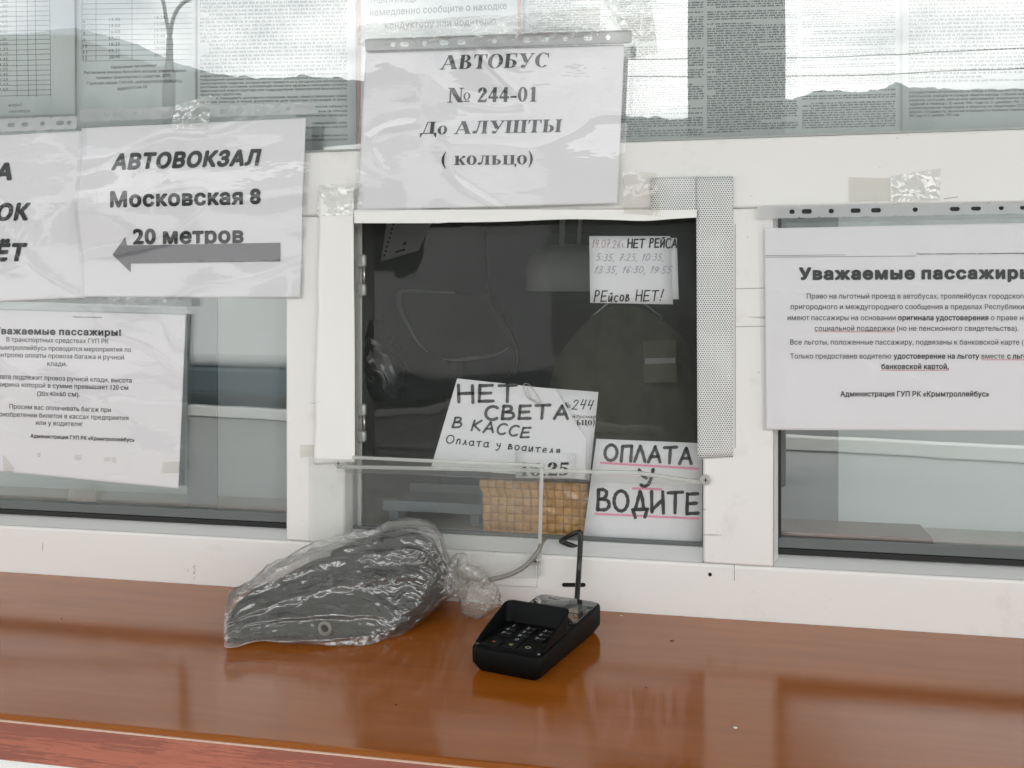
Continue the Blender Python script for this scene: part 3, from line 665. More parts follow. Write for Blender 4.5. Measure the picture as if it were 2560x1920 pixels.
for (xa, ya, xb, yb, yy) in ((1836, 1382, 1836, 1452, -.0003), (1838, 722, 1926, 720, -.0018), (1838, 817, 1926, 815, -.0018), (107, 1358, 106, 1378, -.0003), (1838, 560, 1838, 1120, -.0018), (1660, 470, 1745, 467, -.0003), (2360, 497, 2395, 492, -.0003)):
    a, b = px(xa, ya, yy), px(xb, yb, yy); w_ = .00035; d_ = (b-a).normalized(); q_ = Vector((-d_.z, 0, d_.x))*w_
    m = MB(); m.prism([a-q_, b-q_, b+q_, a+q_], (0, .0002, 0)); m.build('hairline_seam', M['seam'], kiosk)
# narrow metal channel and two clip hinges inside the left edge of the hatch
a = px(893, 1000, .02); b = px(903, 1000, .02)
kbox('hatch_channel', (a.x, .0205, Zr+.0166), (b.x, .0245, Zt0-.0008), M['alu'], .0008)
for y0, y1 in ((636, 740), (1010, 1106)):
    m = MB(); p0 = px(892, y0, .012); p1 = px(912, y1, .012); hgt = p0.z-p1.z
    m.box((p0.x, .011, p0.z-hgt*.32), (p1.x, .0200, p0.z)); m.box((p0.x, .011, p1.z), (p1.x, .0200, p1.z+hgt*.30))
    hg = m.build('hinge', M['alu'], kiosk, bevel=.0025)
    m = MB(); m.tube([(p1.x-.001, .0125, p1.z+hgt*.28), (p1.x-.001, .0125, p0.z-hgt*.28)], .0015, 8); m.build('hinge_pin', M['steel'], hg, smooth=True)
# inside: a dim room behind the hatch, pale blinds and a grey panel behind the side lights, an inner sill
m = MB()
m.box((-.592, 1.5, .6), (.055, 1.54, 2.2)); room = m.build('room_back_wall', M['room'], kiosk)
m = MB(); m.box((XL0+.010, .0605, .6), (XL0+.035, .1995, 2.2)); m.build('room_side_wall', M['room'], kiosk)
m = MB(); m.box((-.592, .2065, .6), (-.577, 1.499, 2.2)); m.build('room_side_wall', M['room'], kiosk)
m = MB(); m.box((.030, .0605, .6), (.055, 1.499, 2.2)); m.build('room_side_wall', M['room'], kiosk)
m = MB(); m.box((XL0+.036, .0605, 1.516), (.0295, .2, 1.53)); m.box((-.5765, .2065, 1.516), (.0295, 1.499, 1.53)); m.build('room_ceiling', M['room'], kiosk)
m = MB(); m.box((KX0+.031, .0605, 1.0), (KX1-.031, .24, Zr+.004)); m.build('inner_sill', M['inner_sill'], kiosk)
kbox('window_blind', (KX0+.031, .20, Zr+.0045), (XL0+.0095, .206, 1.53), M['blind'], 0)
a = px(468, 900, .12); b = px(541, 1190, .12); kbox('grey_panel', (a.x, .12, Zr+.0045), (b.x, .125, 1.40), M['blind_dark'], 0)
kbox('window_blind', (.0555, .20, Zr+.0045), (KX1-.031, .206, 1.53), M['blind'], 0)
kbox('side_panel', (.06, .13, Zr+.0045), (.150, .136, 1.44), M['blind_dark'], 0)
kbox('inner_shelf', (XR1+.006, .062, Zr+.0046), (.24, .129, Zr+.024), M['inner_wood'], .001)
kbox('back_screen', (KX0, .07, 1.535), (KX1, .085, 2.25), M['paper_old'], 0)
kbox('rear_wall', (-.592, 1.56, 0), (.055, 1.6, 2.949), M['added_canopy'], 0)
kbox('rear_wall', (KX0+.0305, 1.56, 0), (-.5925, 1.6, .95), M['added_canopy'], 0)
kbox('rear_wall', (.0555, 1.56, 0), (KX1-.0305, 1.6, .95), M['added_canopy'], 0)
kbox('side_wall', (KX0, .061, 0), (KX0+.03, 1.559, 2.949), M['added_canopy'], 0)
kbox('side_wall', (KX1-.03, .061, 0), (KX1, 1.559, 2.949), M['added_canopy'], 0)
kbox('added_canopy', (KX0-5, -3.2, 2.95), (KX1+5, 1.6, 3.07), M['added_canopy'], .01)  # unseen roof, added to keep sky light off the window wall

# counter shelf
ct = thing('counter_shelf', 'glossy orange brown wooden counter board with a reddish front edge below the kiosk window', 'counter', (-.2, -.18, 1.0))
m = MB(); prof = [(-.0008, 1.0), (-.3575, 1.0), (-.3590, .9998), (-.3605, .9993), (-.3640, .9978), (-.3640, .972), (-.0008, .972)]
m.prism([(KX0, y, z) for y, z in prof], (KX1-KX0, 0, 0)); m.build('board', M['counter'], ct)
kbox('edge_strip', (KX0, -.3656, .9966), (KX1, -.3641, .9977), M['edge'], 0, parent=ct)
m = MB(); m.box((KX0, -.3660, .9655), (KX1, -.3643, .9965)); m.build('front_trim', M['trim'], ct, bevel=.0008)
kbox('apron', (KX0, -.362, .86), (KX1, -.345, .9652), M['frame'], 0, parent=ct)

# ------------------------------------------------------------------ posters behind the upper glass
def poster(name, label, quad, Y=.034, mat='paper_old'):
    sh = Sheet(Y); t = thing(name, label, 'poster', px(*quad[3], Y))
    sh.grid('paper', quad, M[mat], t, 4, 4, thick=.0003); return sh, t
T0 = -420
sh, t = poster('timetable_sheet', 'white bus timetable sheet with a ruled grid, behind the upper glass in the corner', [(-260, T0), (184, T0), (187, 285), (-260, 296)], .033)
k = Ink()
rows = [88, 99, 110, 124, 136, 150, 163, 176, 188, 201, 212, 225, 238]
for i, y in enumerate([y-170 for y in range(0, 170, 12)]+[-8, 4, 16, 28, 40, 52, 64, 76]+rows): k.line(-240, y+8, 121+ (y>0)*6*y/238, y-1, 1.1)
for x in (38, 66, 86, 122): k.line(x, -170, x+5, 242, 1.1)
k.text('1:30 ', -2, 102, 16, 101, 7.5); 
for s_, y in (('12:00', 114), ('12:35', 127), ('13:10', 139), ('13:45', 152), ('14:25', 165), ('15:05', 177), ('15:45', 190), ('16:25', 202), ('17:10', 215), ('17:55', 228)):
    k.text(s_, -8, y, 20, y-1, 7.5)
for i in range(14): k.text('%d:%02d' % (4+i//2, (i*35) % 60), -6, -80+i*12.5, 19, -81+i*12.5, 7.5)
k.text('жиры!', 20, 267, 54, 265, 8); k.text('учета заторов,', 22, 282, 76, 280, 7)
k.build('lettering', sh, M['ink'], t)

sh, t = poster('timetable_sheet', 'timetable sheet with serif passenger notice below its last departure row', [(192, T0), (488, T0), (488, 330), (192, 340)], .036)
k = Ink()
for y in range(-160, 155, 13): k.line(206, y+1, 480, y-3, 1.0)
for x in (205, 240, 330): k.line(x, -160, x, 152, 1.0)
for i, (a_, b_, c_) in enumerate((('12', '20:45', '21:14'), ('11', '19:35', '20:05'), ('10', '18:25', '19:00'), ('9', '17:15', '17:45'), ('8', '16:00', '16:30'), ('7', '14:50', '15:20'), ('6', '13:40', '14:10'))):
    y = 149-i*15.5
    k.text(a_, 208, y+1, 218 if len(a_) > 1 else 213, y+1, 8.5, .008); k.text(b_, 273, y-3, 300, y-4, 8.5, .008); k.text(c_, 386, y-8, 413, y-9, 8.5, .008)
for s_, a_, b_, y in (('Уважаемые пассажиры!', 276, 391, 169), ('Расписание указано без учёта заторов, ремонта дорог,', 210, 467, 182), ('поломки транспортного средства, ДТП.', 240, 428, 195), ('Горячая линия ГУП РК «КРЫМТРОЛЛЕЙБУС»', 217, 455, 209), ('8(800)777-54-33', 294, 367, 223)):
    k.text(s_, a_, y+3, b_, y-3, 7.2, .014)
k.build('lettering', sh, M['ink'], t)

sh, t = poster('rules_poster', 'grey poster dense with bold small print left of the red framed poster', [(494, T0), (887, T0), (890, 373), (494, 392)], .035)
k = Ink(); x0, x1 = 500, 868; sl = -.018
lines = ['инфраструктуры или транспортного средства, а также действий, направленных на', 'повреждение (хищение) элементов объекта транспортной инфраструктуры или', 'транспортного средства, которые могут привести их в негодное для эксплуатации', 'состояние либо состояния, угрожающее жизни или здоровью персонала субъекта', 'транспортной инфраструктуры или подразделения транспортной безопасности,', 'пассажиров и других лиц.', '4. Передавать документы сторонним лицам, предоставляющие право', 'на вход (выход) и иные документы для прохода (проезда) в зону']
for i, s_ in enumerate(lines):
    y = 190+i*9.3
    k.text(s_, x0+(40 if i == 6 else 0), y+3, x1 if i != 5 else 604, y-4+(5 if i == 5 else 0), 6.0, .022)
for s_, a_, y in (('безопасности объекта', 740, 268), ('вне (в обход)', 796, 279), ('перевозчиком проходов', 740, 290), ('совершению либо', 782, 309), ('объекта транспортной', 760, 319), ('лица, ответственного', 778, 340), ('транспортной инфраструктуры', 730, 351)):
    k.text(s_, a_, y+2, 868, y, 6.0, .022)
k.build('lettering', sh, M['ink'], t)
k = Ink(); print_lines(k, x0, -120, x1, 188, 9.4, 4.6, sl, seed=3); k.build('small_print', sh, M['print'], t)

sh, t = poster('warning_poster', 'red framed warning poster about reporting finds, behind the top of the bus notice', [(893, T0), (1306, T0), (1306, 400), (893, 380)], .0335)
k = Ink()
for x in (897, 1299):
    k = Ink(); k.line(x, T0+4, x, 378, 9); k.build('red_border', sh, M['red_frame'], t)
k = Ink(); k.text('ПРЕДМЕТА ИЛИ ВЕЩИ', 928, 7, 1040, 5, 14, .02); k.text('немедленно сообщите о находке', 924, 40, 1267, 22, 17, .025, res=4); k.text('кондуктору или водителю', 962, 72, 1240, 60, 17, .025)
k.build('lettering', sh, M['toner_grey'], t)

sh, t = poster('rules_poster', 'wide rules poster in four columns of tiny print above the right hand window', [(1312, T0), (2262, T0), (2262, 352), (1312, 372)], .036)
k = Ink()
for i, (a_, b_, y0, y1) in enumerate(((1322, 1528, -120, 342), (1550, 1760, -120, 346), (1768, 1996, -120, 337), (2006, 2240, -120, 327))):
    print_lines(k, a_, y0+i, b_, y1, 6.0, 2.9, -.026, seed=20+i)
k.build('small_print', sh, M['print'], t)
sh, t = poster('benefits_poster', 'poster of larger serif print on veterans benefits, furthest to the right', [(2256, T0), (2960, T0), (2960, 310), (2256, 346)], .034)
k = Ink()
print_lines(k, 2272, -120, 2900, 215, 9.6, 4.2, -.018, indent=.05, seed=31)
for i, (s_, b_) in enumerate((('государственной безопасности, бойцы и командный состав истребительных', 2640), ('батальонов, взводов и отрядов защиты народа, ставшие инвалидами в связи', 2640), ('ранения, контузии, увечья или заболевания, полученных при выполнении', 2630), ('заданий в период с 22 июня 1941 года по 31 декабря 1951 года, а также при', 2640), ('разминировании территорий и объектов на территории СССР и территориях', 2640), ('других государств, включая операции по боевому тралению в период с 10', 2640), ('1941 года по 31 декабря 1957 года', 2398))):
    y = 233+i*9.8; k.text(s_, 2273, y+1, b_, y-.020*(b_-2273), 6.4, .012)
k.build('lettering', sh, M['ink_grey'], t)

# ------------------------------------------------------------------ notices in clear sleeves on the frame
def wrinkle(seed, amp, fx=9, fz=26, lean=0.0):
    def w(X, Z, u=0, v=0):
        n = fbm(X*fx+lean*Z*fx, Z*fz, seed, 2); r_ = 1-abs(fbm(X*fx*.8+5, Z*fz*.8+lean*X*14, seed+9, 2))*2.4
        return amp*(.62+.42*n+.55*max(0, r_)**6)
    return w
def holes_strip(name, sh, quad, mat, parent, holes, off=.0022, hmat=None):
    "the punched edge of a sleeve, real holes cut through it"
    nu = 1
    TL, TR, BR, BL = quad
    def at(u, v):
        ax, ay = TL[0]*(1-u)+TR[0]*u, TL[1]*(1-u)+TR[1]*u; bx, by = BL[0]*(1-u)+BR[0]*u, BL[1]*(1-u)+BR[1]*u
        return (ax*(1-v)+bx*v, ay*(1-v)+by*v)
    bm = bmesh.new(); wdt = TR[0]-TL[0]; hgt = BL[1]-TL[1]
    xs = sorted((x-TL[0])/wdt for x, _ in holes); cuts = [0]
    # one cell per hole, each an outer ring and a hole ring
    hs = sorted(holes); bounds = [TL[0]]+[(a[0]+b[0])/2 for a, b in zip(hs, hs[1:])]+[TR[0]]
    for (hx, hw), x0, x1 in zip(hs, bounds, bounds[1:]):
        rh = 6.0
        ring = []
        K = 32
        for i in range(K):
            a_ = 2*math.pi*i/K+math.pi/K; c_, s_ = math.cos(a_), math.sin(a_)
            ring.append((hx+(hw-rh)*(1 if c_ > 0 else -1)*(hw > rh)+rh*c_, .5+s_*rh/hgt))
        outer = []
        for i in range(K):
            a_ = 2*math.pi*i/K+math.pi/K; c_, s_ = math.cos(a_), math.sin(a_); m_ = max(abs(c_), abs(s_)); c_, s_ = c_/m_, s_/m_
            outer.append((hx+c_*(x1-hx if c_ > 0 else hx-x0), .5+s_*.5))
        V = []
        for (X, v_) in outer+ring:
            p = at((X-TL[0])/wdt, v_); V.append(bm.verts.new(sh.at(p[0], p[1], off)))
        for i in range(K): bm.faces.new((V[i], V[(i+1) % K], V[K+(i+1) % K], V[K+i]))
    me = bpy.data.meshes.new(name); bm.to_mesh(me); bm.free()
    return link(name, me, mat, parent)

# route notice
gA = lambda X, Z: -.0015+.002*fbm(X*6, Z*7, 1.7, 2)
sA = Sheet(-.0045, gA)
nA = thing('route_notice', 'printed bus route notice in serif type inside a crumpled clear sleeve above the hatch', 'notice', px(1230, 520, -.006))
pa = [(916, 128), (1561, 112), (1544, 509), (893, 526)]
sA.grid('paper', pa, M['paper'], nA, 100, 70, thick=.0003)
k = Ink()
ink_serif(k, 'АВТОБУС', 1099, 174, 1373, 167, 35.5, .10); ink_serif(k, '№ 244-01', 1118, 256.5, 1341, 254, 37, .04)
ink_serif(k, 'До АЛУШТЫ', 1049, 337, 1406, 330, 32, .08); ink_serif(k, '( кольцо)', 1104, 413, 1332, 410.5, 34, .02)
k.build('lettering', sA, M['ink'], nA)
wA = wrinkle(4.2, .0012, 6, 13, .25)
sA.grid('sleeve', [(912, 118), (1579, 100), (1558, 512), (886, 531)], M['sleeve'], nA, 150, 110, off=.0012, warp=wA)
strip = [(912, 97), (1579, 74), (1579, 109), (914, 130)]
k = Ink()
for i in range(130):
    for v_ in (.10, .93):
        u = (i+.5)/130; x = 912+667*u; y = (97-23*u)*(1-v_)+(130-21*u)*v_; k.quad([(x-1.1, y-1.4), (x-1.1, y+1.4), (x+1.1, y+1.4), (x+1.1, y-1.4)])
st = holes_strip('punched_strip', sA, strip, M['sleeve_strip_dark'], nA, [(981, 6), (1010, 11), (1060, 6), (1110, 11), (1153, 11), (1235, 6), (1317, 11), (1361, 11), (1413, 6), (1470, 11), (1520, 6)], off=.0048)
k.build('weld_stitching', sA, M['ink_pale'], st, off=.0053)

# arrow notice to the bus station
gB = lambda X, Z: -.010*math.exp(-((Z-1.455)/.045)**2)*(.35+.65*math.exp(-((X+.73)/.06)**2))-.002+.0018*fbm(X*6, Z*7, 6.7, 2)
sB = Sheet(-.0040, gB)
nB = thing('arrow_notice', 'bold notice with a grey arrow pointing to the bus station, in a clear sleeve', 'notice', px(480, 742, -.006))
sB.grid('paper', [(207, 321), (767, 296), (752, 744), (212, 742)], M['paper'], nB, 110, 90, thick=.0003)
k = Ink()
k.text('АВТОВОКЗАЛ', 278, 423, 654, 411, 36.5, .056, .22, res=5); k.text('Московская 8', 275, 517, 652, 508, 37, .046, res=5); k.text('20 метров', 332, 609.5, 609, 605.5, 37.5, .044, res=5)
k.build('lettering', sB, M['ink'], nB)
ar = [(281, 637), (313, 592.5), (317.5, 613.6), (701, 606.7), (701, 653.5), (327, 659), (327, 681)]
k = Ink(); k.quad([ar[0], ar[1], ar[2], ar[5], ar[6]]);
N_ = 12
for i in range(N_):
    u0, u1 = i/N_, (i+1)/N_; A_ = lambda u: (317.5+(701-317.5)*u, 613.6-6.9*u); B_ = lambda u: (327+(701-327)*u, 659-5.5*u)
    k.quad([A_(u0), A_(u1), B_(u1), B_(u0)])
k.build('arrow', sB, M['toner_grey'], nB, off=.0007)
sB.grid('sleeve', [(201, 286), (788, 268), (762, 748), (206, 748)], M['sleeve'], nB, 150, 120, off=.0012, warp=wrinkle(1.3, .0011, 5, 12, -.2))
holes_strip('punched_strip', sB, [(201, 273), (788, 256), (788, 284), (201, 305)], M['sleeve_strip'], nB, [(266, 6), (293, 10), (338, 6), (559, 10), (598, 10), (643, 6), (692, 10), (720, 6)], off=.0042)

# neighbouring notice cut by the picture's edge
gC = lambda X, Z: -.0015+.0022*fbm(X*5, Z*6, 12.7, 2)
sC = Sheet(-.0025, gC)
nC = thing('notice_sheet', 'bold italic notice in a clear sleeve, only its last letters in the picture', 'notice', px(60, 750, -.004))
sC.grid('paper', [(-380, 357), (218, 328), (216, 744.5), (-380, 768)], M['paper'], nC, 110, 80, thick=.0003)
k = Ink(); k.text('А', -16, 449, 29.5, 448, 39, .056, .22, res=5); k.text('ОК', -9, 550, 77, 548, 39, .056, .22, res=5); k.text('ЁТ', -15, 651, 69, 650, 40, .056, .22, res=5)
k.build('lettering', sC, M['ink'], nC)
sC.grid('sleeve', [(-390, 340), (222, 312), (220, 749), (-390, 775)], M['sleeve'], nC, 120, 90, off=.0011, warp=wrinkle(8.1, .0011, 5, 12, .3))
holes_strip('punched_strip', sC, [(-390, 312), (192, 290), (192, 322), (-390, 346)], M['sleeve_strip_w'], nC, [(-120, 10), (-60, 6), (28, 9), (62, 9), (106, 6), (150, 10), (172, 6)], off=.0036)

# luggage notice
gE = lambda X, Z: -.001-.006*max(0, (X+.66)/.10)**2*max(0, min(1, (1.30-Z)/.17)) + .0016*fbm(X*6, Z*7, 22.7, 2)
sE = Sheet(.0185, gE)
nE = thing('luggage_notice', 'white notice on paid luggage taped to the glass under the arrow notice', 'notice', px(220, 1200, .018))
sE.grid('paper', [(-250, 767), (465, 786), (447, 1221), (-250, 1154)], M['paper'], nE, 120, 90, thick=.0003)
k = Ink(); k.text('Уважаемые пассажиры!', -15, 834.5, 302.5, 839, 15.8, .046, space=1.02, res=4)
k.text('Администрация ГУП РК «Крымтроллейбус»', 76, 1094, 336, 1104.5, 9.2, .03)
k.build('bold_lettering', sE, M['ink'], nE)
k = Ink()
for s_, a_, y0, b_, y1 in (('В транспортных средствах ГУП РК', 16, 854, 272, 859), ('«Крымтроллейбус» проводятся мероприятия по', -24, 873.5, 327.5, 880), ('контролю оплаты провоза багажа и ручной', -15, 892, 310, 899), ('клади.', 118, 914.5, 167, 915.5), ('Оплате подлежит провоз ручной клади, высота', -25, 946, 329, 957), ('ширина которой в сумме превышает 120 см', -8, 966, 320.5, 975), ('(20х40х60 см).', 92.5, 989.5, 199.5, 991.5), ('Просим вас оплачивать багаж при', 23.5, 1021.5, 277, 1030.5), ('приобретении билетов в кассах предприятия', -11, 1040.5, 321, 1051), ('или у водителя!', 89.5, 1062, 206, 1066)):
    k.text(s_, a_, y0, b_, y1, 11.8, .004)
k.text('Памятка пассажирам', 182, 793.5, 254, 794.5, 3, .02)
k.build('lettering', sE, M['ink_grey'], nE)
sE.grid('sleeve', [(-250, 745), (478, 775), (464, 1226), (-250, 1160)], M['sleeve'], nE, 110, 90, off=.0010, warp=wrinkle(15.2, .0012, 8, 16, .2))
for q_ in ([(6, 1138), (12, 1140), (36, 1172), (30, 1182), (8, 1178)], [(186, 1138), (203, 1136), (203, 1150), (188, 1151)], [(259, 1145), (274, 1143), (274, 1153), (260, 1154)], [(278, 1143), (290, 1144), (289, 1160), (280, 1154)], [(92, 1133), (101, 1131), (101, 1143), (93, 1143)], [(408, 1155), (452, 1153), (448, 1182), (401, 1184)]):
    k = Ink(); k.quad(q_); k.build('tape_patch', sE, M['tape_old'], nE, off=.0034)
holes_strip('punched_strip', sE, [(-250, 716), (478, 743), (480, 767), (-250, 746)], M['sleeve_strip'], nE, [(-100, 10), (-40, 6), (255, 9), (293, 9), (337, 6), (382, 9), (411, 6)], off=.0030)

# passengers' notice on the right light
gR = lambda X, Z: -.0015+.0012*fbm(X*5, Z*6, 31.7, 2)-.004*max(0, (1.22-Z)/.06)**2*max(0, (X-.12)/.2)
sR = Sheet(-.0035, gR)
nR = thing('passenger_notice', 'large white passenger notice with red underlined words, in a sleeve with dark punched holes', 'notice', px(2300, 1075, -.005))
sR.grid('paper', [(1911, 571), (2640, 556), (2640, 1078), (1915, 1074)], M['paper'], nR, 120, 90, thick=.0003)
k = Ink(); k.text('Уважаемые пассажиры', 1997.5, 698, 2581, 695.5, 27.5, .062, space=1.03, res=5)
k.build('heading', sR, M['ink'], nR)
k = Ink(); kb = Ink(); h5 = 13.0
def both(y, *seg):
    for s_, a_, b_, bd in seg: (kb if bd else k).text(s_, a_, y, b_, y, h5, .026 if bd else .004)
both(746.5, ('Право на льготный проезд в автобусах, троллейбусах городского', 2017, 2567, 0))
both(773, ('пригородного и междугороднего сообщения в пределах Республики', 1977, 2560, 0))
both(800.5, ('имеют пассажиры на основании', 1969, 2239, 0), ('оригинала удостоверения', 2245, 2471, 1), ('о праве на', 2477, 2568, 0))
both(827, ('социальной поддержки', 2037, 2236, 0), ('(но не пенсионного свидетельства).', 2242, 2546, 0))
both(861.5, ('Все льготы, положенные пассажиру, подвязаны к банковской карте (', 1975.5, 2559, 0))
both(896.5, ('Только предоставив водителю', 1975.5, 2228, 0), ('удостоверение на льготу', 2234, 2448, 1), ('вместе', 2454, 2511, 0), ('с льго', 2518, 2568, 1))
both(922.5, ('банковской картой,', 2203.5, 2372, 1))
both(991, ('Администрация ГУП РК «Крымтроллейбус»', 2101, 2473, 1))
k.text('Памятка о необходимости носить удостоверение пенсионера', 2292, 637, 2566, 635, 4.4, .01)
k.build('lettering', sR, M['ink_grey'], nR); kb.build('bold_lettering', sR, M['ink'], nR)
k = Ink(); k.line(1912, 639, 2640, 632, 1.1); k.line(1912, 643, 2290, 640, 1.0); k.build('ruled_line', sR, M['ink_pale'], nR)
for a_, b_, y in ((2036, 2236, 829.5), (2454, 2566, 899.5), (2203, 2372, 925.5)):
    k = Ink(); k.line(a_, y, b_, y, 1.6); k.build('red_underline', sR, M['red_line'], nR)
sR.grid('sleeve', [(1894, 547), (2650, 528), (2650, 1080), (1906, 1076)], M['sleeve'], nR, 140, 100, off=.0010, warp=wrinkle(27.2, .0009, 6, 9, .4))
holes_strip('punched_strip', sR, [(1894, 514), (2650, 505), (2650, 532), (1894, 547)], M['sleeve_strip_w'], nR, [(1980, 7), (2017, 13), (2078, 7), (2139, 13), (2190, 13), (2288, 7), (2387, 13), (2440, 13), (2503, 7), (2562, 13), (2610, 7)], off=.0032)
for hx, hw, hy in ((1980, 7, 530), (2017, 13, 529.5), (2078, 7, 528), (2139, 13, 526.5), (2190, 13, 525.5), (2288, 7, 523.5), (2387, 13, 521.5), (2440, 13, 520), (2503, 7, 519), (2562, 13, 518)):
    n_ = 20; k = Ink(); k.quad([(hx+(hw-7)*(1 if math.cos(2*math.pi*i/n_) > 0 else -1)+6.5*math.cos(2*math.pi*i/n_), hy+6.5*math.sin(2*math.pi*i/n_)) for i in range(n_)]); k.build('backing_dot', sR, M['black_gasket'], nR, off=-.0006)

# ------------------------------------------------------------------ film and liner round the hatch
sF = Sheet(-.0035, lambda X, Z: .0008*fbm(X*9, Z*9, 3, 2))
pf = thing('perforated_film', 'white perforated window film folded down the right post beside the hatch', 'window film', px(1790, 1140, -.004))
pts = [(1628, 446), (1832, 440), (1832, 1143), (1744, 1147), (1741, 543), (1628, 548)]
sF.grid('film_strip', [(1740, 441), (1832, 440), (1832, 1143), (1744, 1147)], M['dots'], pf, 8, 40, thick=.0002)
sF.grid('film_tab', [(1628, 444), (1739.4, 441), (1739.4, 542), (1628, 549)], M['dots'], pf, 10, 8, thick=.0002)
ln = thing('liner_strip', 'torn white liner strip stuck along the left post and over the hatch top', 'backing paper', px(830, 1150, -.004))
gl_ = lambda X, Z: .0012*fbm(X*12, Z*9, 8, 2)
sL = Sheet(-.0060, gl_)
def torn(X, Z, u, v): return (.0022*fbm(Z*14, 2, 5, 3)*(u < .05), .0035*(1-abs(2*u-1)**2)*(.6+.4*math.sin(Z*30)), .003*fbm(X*16, 7, 2, 3)*(v > .95))
sL.grid('side_strip', [(800, 470), (884, 468), (887, 1158), (786, 1161)], M['liner'], ln, 14, 70, warp=torn, thick=.0002)
v = []; n_ = 40
for i in range(n_+1):
    x = 885.5+(1742-885.5)*i/n_
    yb = 556+(2 if x < 1100 else 0)-8*math.exp(-((x-1440)/150)**2)-12*max(0, (x-1500)/240)+4*math.exp(-((x-1610)/60)**2)
    for j in range(5):
        p = sL.at(x, 524+(yb-524)*j/4, .0006+.004*(j/4)**2*(.6+.5*math.sin(x/70))); v.append(p)
mesh('top_strip', v, [(i*5+j, i*5+j+1, (i+1)*5+j+1, (i+1)*5+j) for i in range(n_) for j in range(4)], M['liner'], ln, smooth=True)

# clear tapes
def tape(label, quad, mat='tape', Y=-.006, amp=.002, fx=40, fz=40, seed=1, nu=40, nv=30, group=None):
    sh = Sheet(Y); t = sh.grid('clear_tape', quad, M[mat], None, nu, nv, warp=lambda X, Z, u, v: amp*fbm(X*fx, Z*fz, seed, 4))
    c = px(*quad[3], Y); return tag(t, label, 'tape', group)
tape('crumpled wide clear tape across the top edge of the bus route notice', [(895, 62), (1500, 18), (1500, 92), (895, 116)], 'tape', -.012, .0085, 26, 50, 3, 140, 40)
tape('creased clear tape tail hanging off the top right corner of the bus route notice', [(1505, 0), (1625, -6), (1640, 100), (1582, 112)], 'tape', -.0085, .004, 35, 35, 9, 50, 40)
tape('yellowed bulging tape between the bus route notice and the perforated film', [(1556, 428), (1640, 432), (1652, 540), (1560, 534)], 'tape_old', -.0085, .003, 25, 25, 5)
tape('clear tape with white creases beside the lower left corner of the bus route notice', [(798, 462), (905, 458), (905, 540), (790, 540)], 'tape', -.0062, .0022, 30, 30, 12)
tape('peeling clear tape square with a torn corner on the transom', [(2228, 440), (2352, 420), (2350, 500), (2228, 505)], 'tape', -.003, .0012, 20, 20, 14, 24, 20)
tape('flat grey tape residue left of the peeling tape square', [(2122, 443), (2226, 445), (2226, 502), (2122, 505)], 'tape_old', -.0012, .0002, 20, 20, 15, 8, 8)
tape('small yellowed tape tab over the screw on the left post', [(750, 1112), (800, 1112), (800, 1142), (750, 1144)], 'tape_old', -.0040, .0006, 20, 20, 16, 12, 8)
tape('clear tape joining the arrow notice sleeve to the posters', [(440, 262), (530, 236), (520, 322), (425, 322)], 'tape', -.0125, .0016, 26, 26, 18)
tape('narrow clear tape along the bottom of the luggage notice', [(170, 1218), (244, 1222), (240, 1256), (170, 1252)], 'tape_old', .019, .0006, 30, 30, 19, 12, 8)

# ------------------------------------------------------------------ plexiglass guards with their screws
sG = Sheet(-.0068)
def guard(label, pts, edges, z=-.0068, w=.004):
    g = thing('plexiglass_guard', label, 'guard panel', px(*pts[3], z))
    m = MB(); m.prism([px(x, y, z) for x, y in pts], (0, .003, 0)); m.build('panel', M['plexi'], g)
    for e in edges:
        m = MB(); P_ = [px(x, y, z-.0005) for x, y in e]
        for a_, b_ in zip(P_, P_[1:]):
            d_ = (b_-a_).normalized(); nrm = Vector((-d_.z, 0, d_.x))*w/2
            m.prism([a_-nrm, b_-nrm, b_+nrm, a_+nrm], (0, .004, 0))
        m.build('polished_edge', M['plexi_edge'], g, bevel=.0006)
    return g
guard('small clear plexiglass panel screwed over the lower left of the hatch', [(772, 1146), (1354, 1166), (1346, 1446), (772, 1446)], [[(880, 1144), (1360, 1165)], [(1354, 1170), (1347, 1440)]], -.0088)
guard('wide clear plexiglass strip reaching from post to post across the hatch', [(842, 1164), (1752, 1198), (1752, 1215), (842, 1180)], [[(842, 1167), (1300, 1176), (1595, 1183), (1757, 1208)]], -.0040, .0042)
def screw(label, x, y, r, Y):
    t = thing('screw', label, 'screw', px(x, y, Y)); c = px(x, y, Y)
    m = MB(); m.disc(c, r*1.0, (0, -1, 0), .0012, 24); w = m.build('washer', M['steel'], t, bevel=.0003)
    m = MB(); m.disc(c+Vector((0, -.00121, 0)), r*.62, (0, -1, 0), .0016, 20); m.build('screw_head', M['steel'], t, bevel=.0005)
    m = MB(); q = c+Vector((0, -.00282, 0)); m.box((q.x-r*.4, q.y-.0002, q.z-r*.08), (q.x+r*.4, q.y, q.z+r*.08)); m.box((q.x-r*.08, q.y-.0003, q.z-r*.4), (q.x+r*.08, q.y-.0001, q.z+r*.4)); m.build('cross_slot', M['dark_hole'], t)
screw('cross head screw with washer at the right end of the plexiglass strip', 1764, 1199, .0055, -.0042)
screw('cross head screw with washer on the bottom rail beneath the grey cable', 1339, 1402, .0052, -.0095)
screw('screw half hidden under the torn liner on the left post', 848, 1158, .0052, -.0030)
def rail_mark(name, label, cat, x, y, r, mat, Y=-.0004, h=.0006):
    m = MB(); m.disc(px(x, y, Y+h/2), r, (0, -1, 0), h, 16); tag(m.build(name, mat, None), label, cat)
rail_mark('drilled_hole', 'round drilled hole in the rail above the bag knot', 'hole', 1195.6, 1393, .0022, M['dark_hole'])
rail_mark('drilled_hole', 'oval drilled hole in the rail left of the cable screw', 'hole', 1288, 1397, .0019, M['dark_hole'])
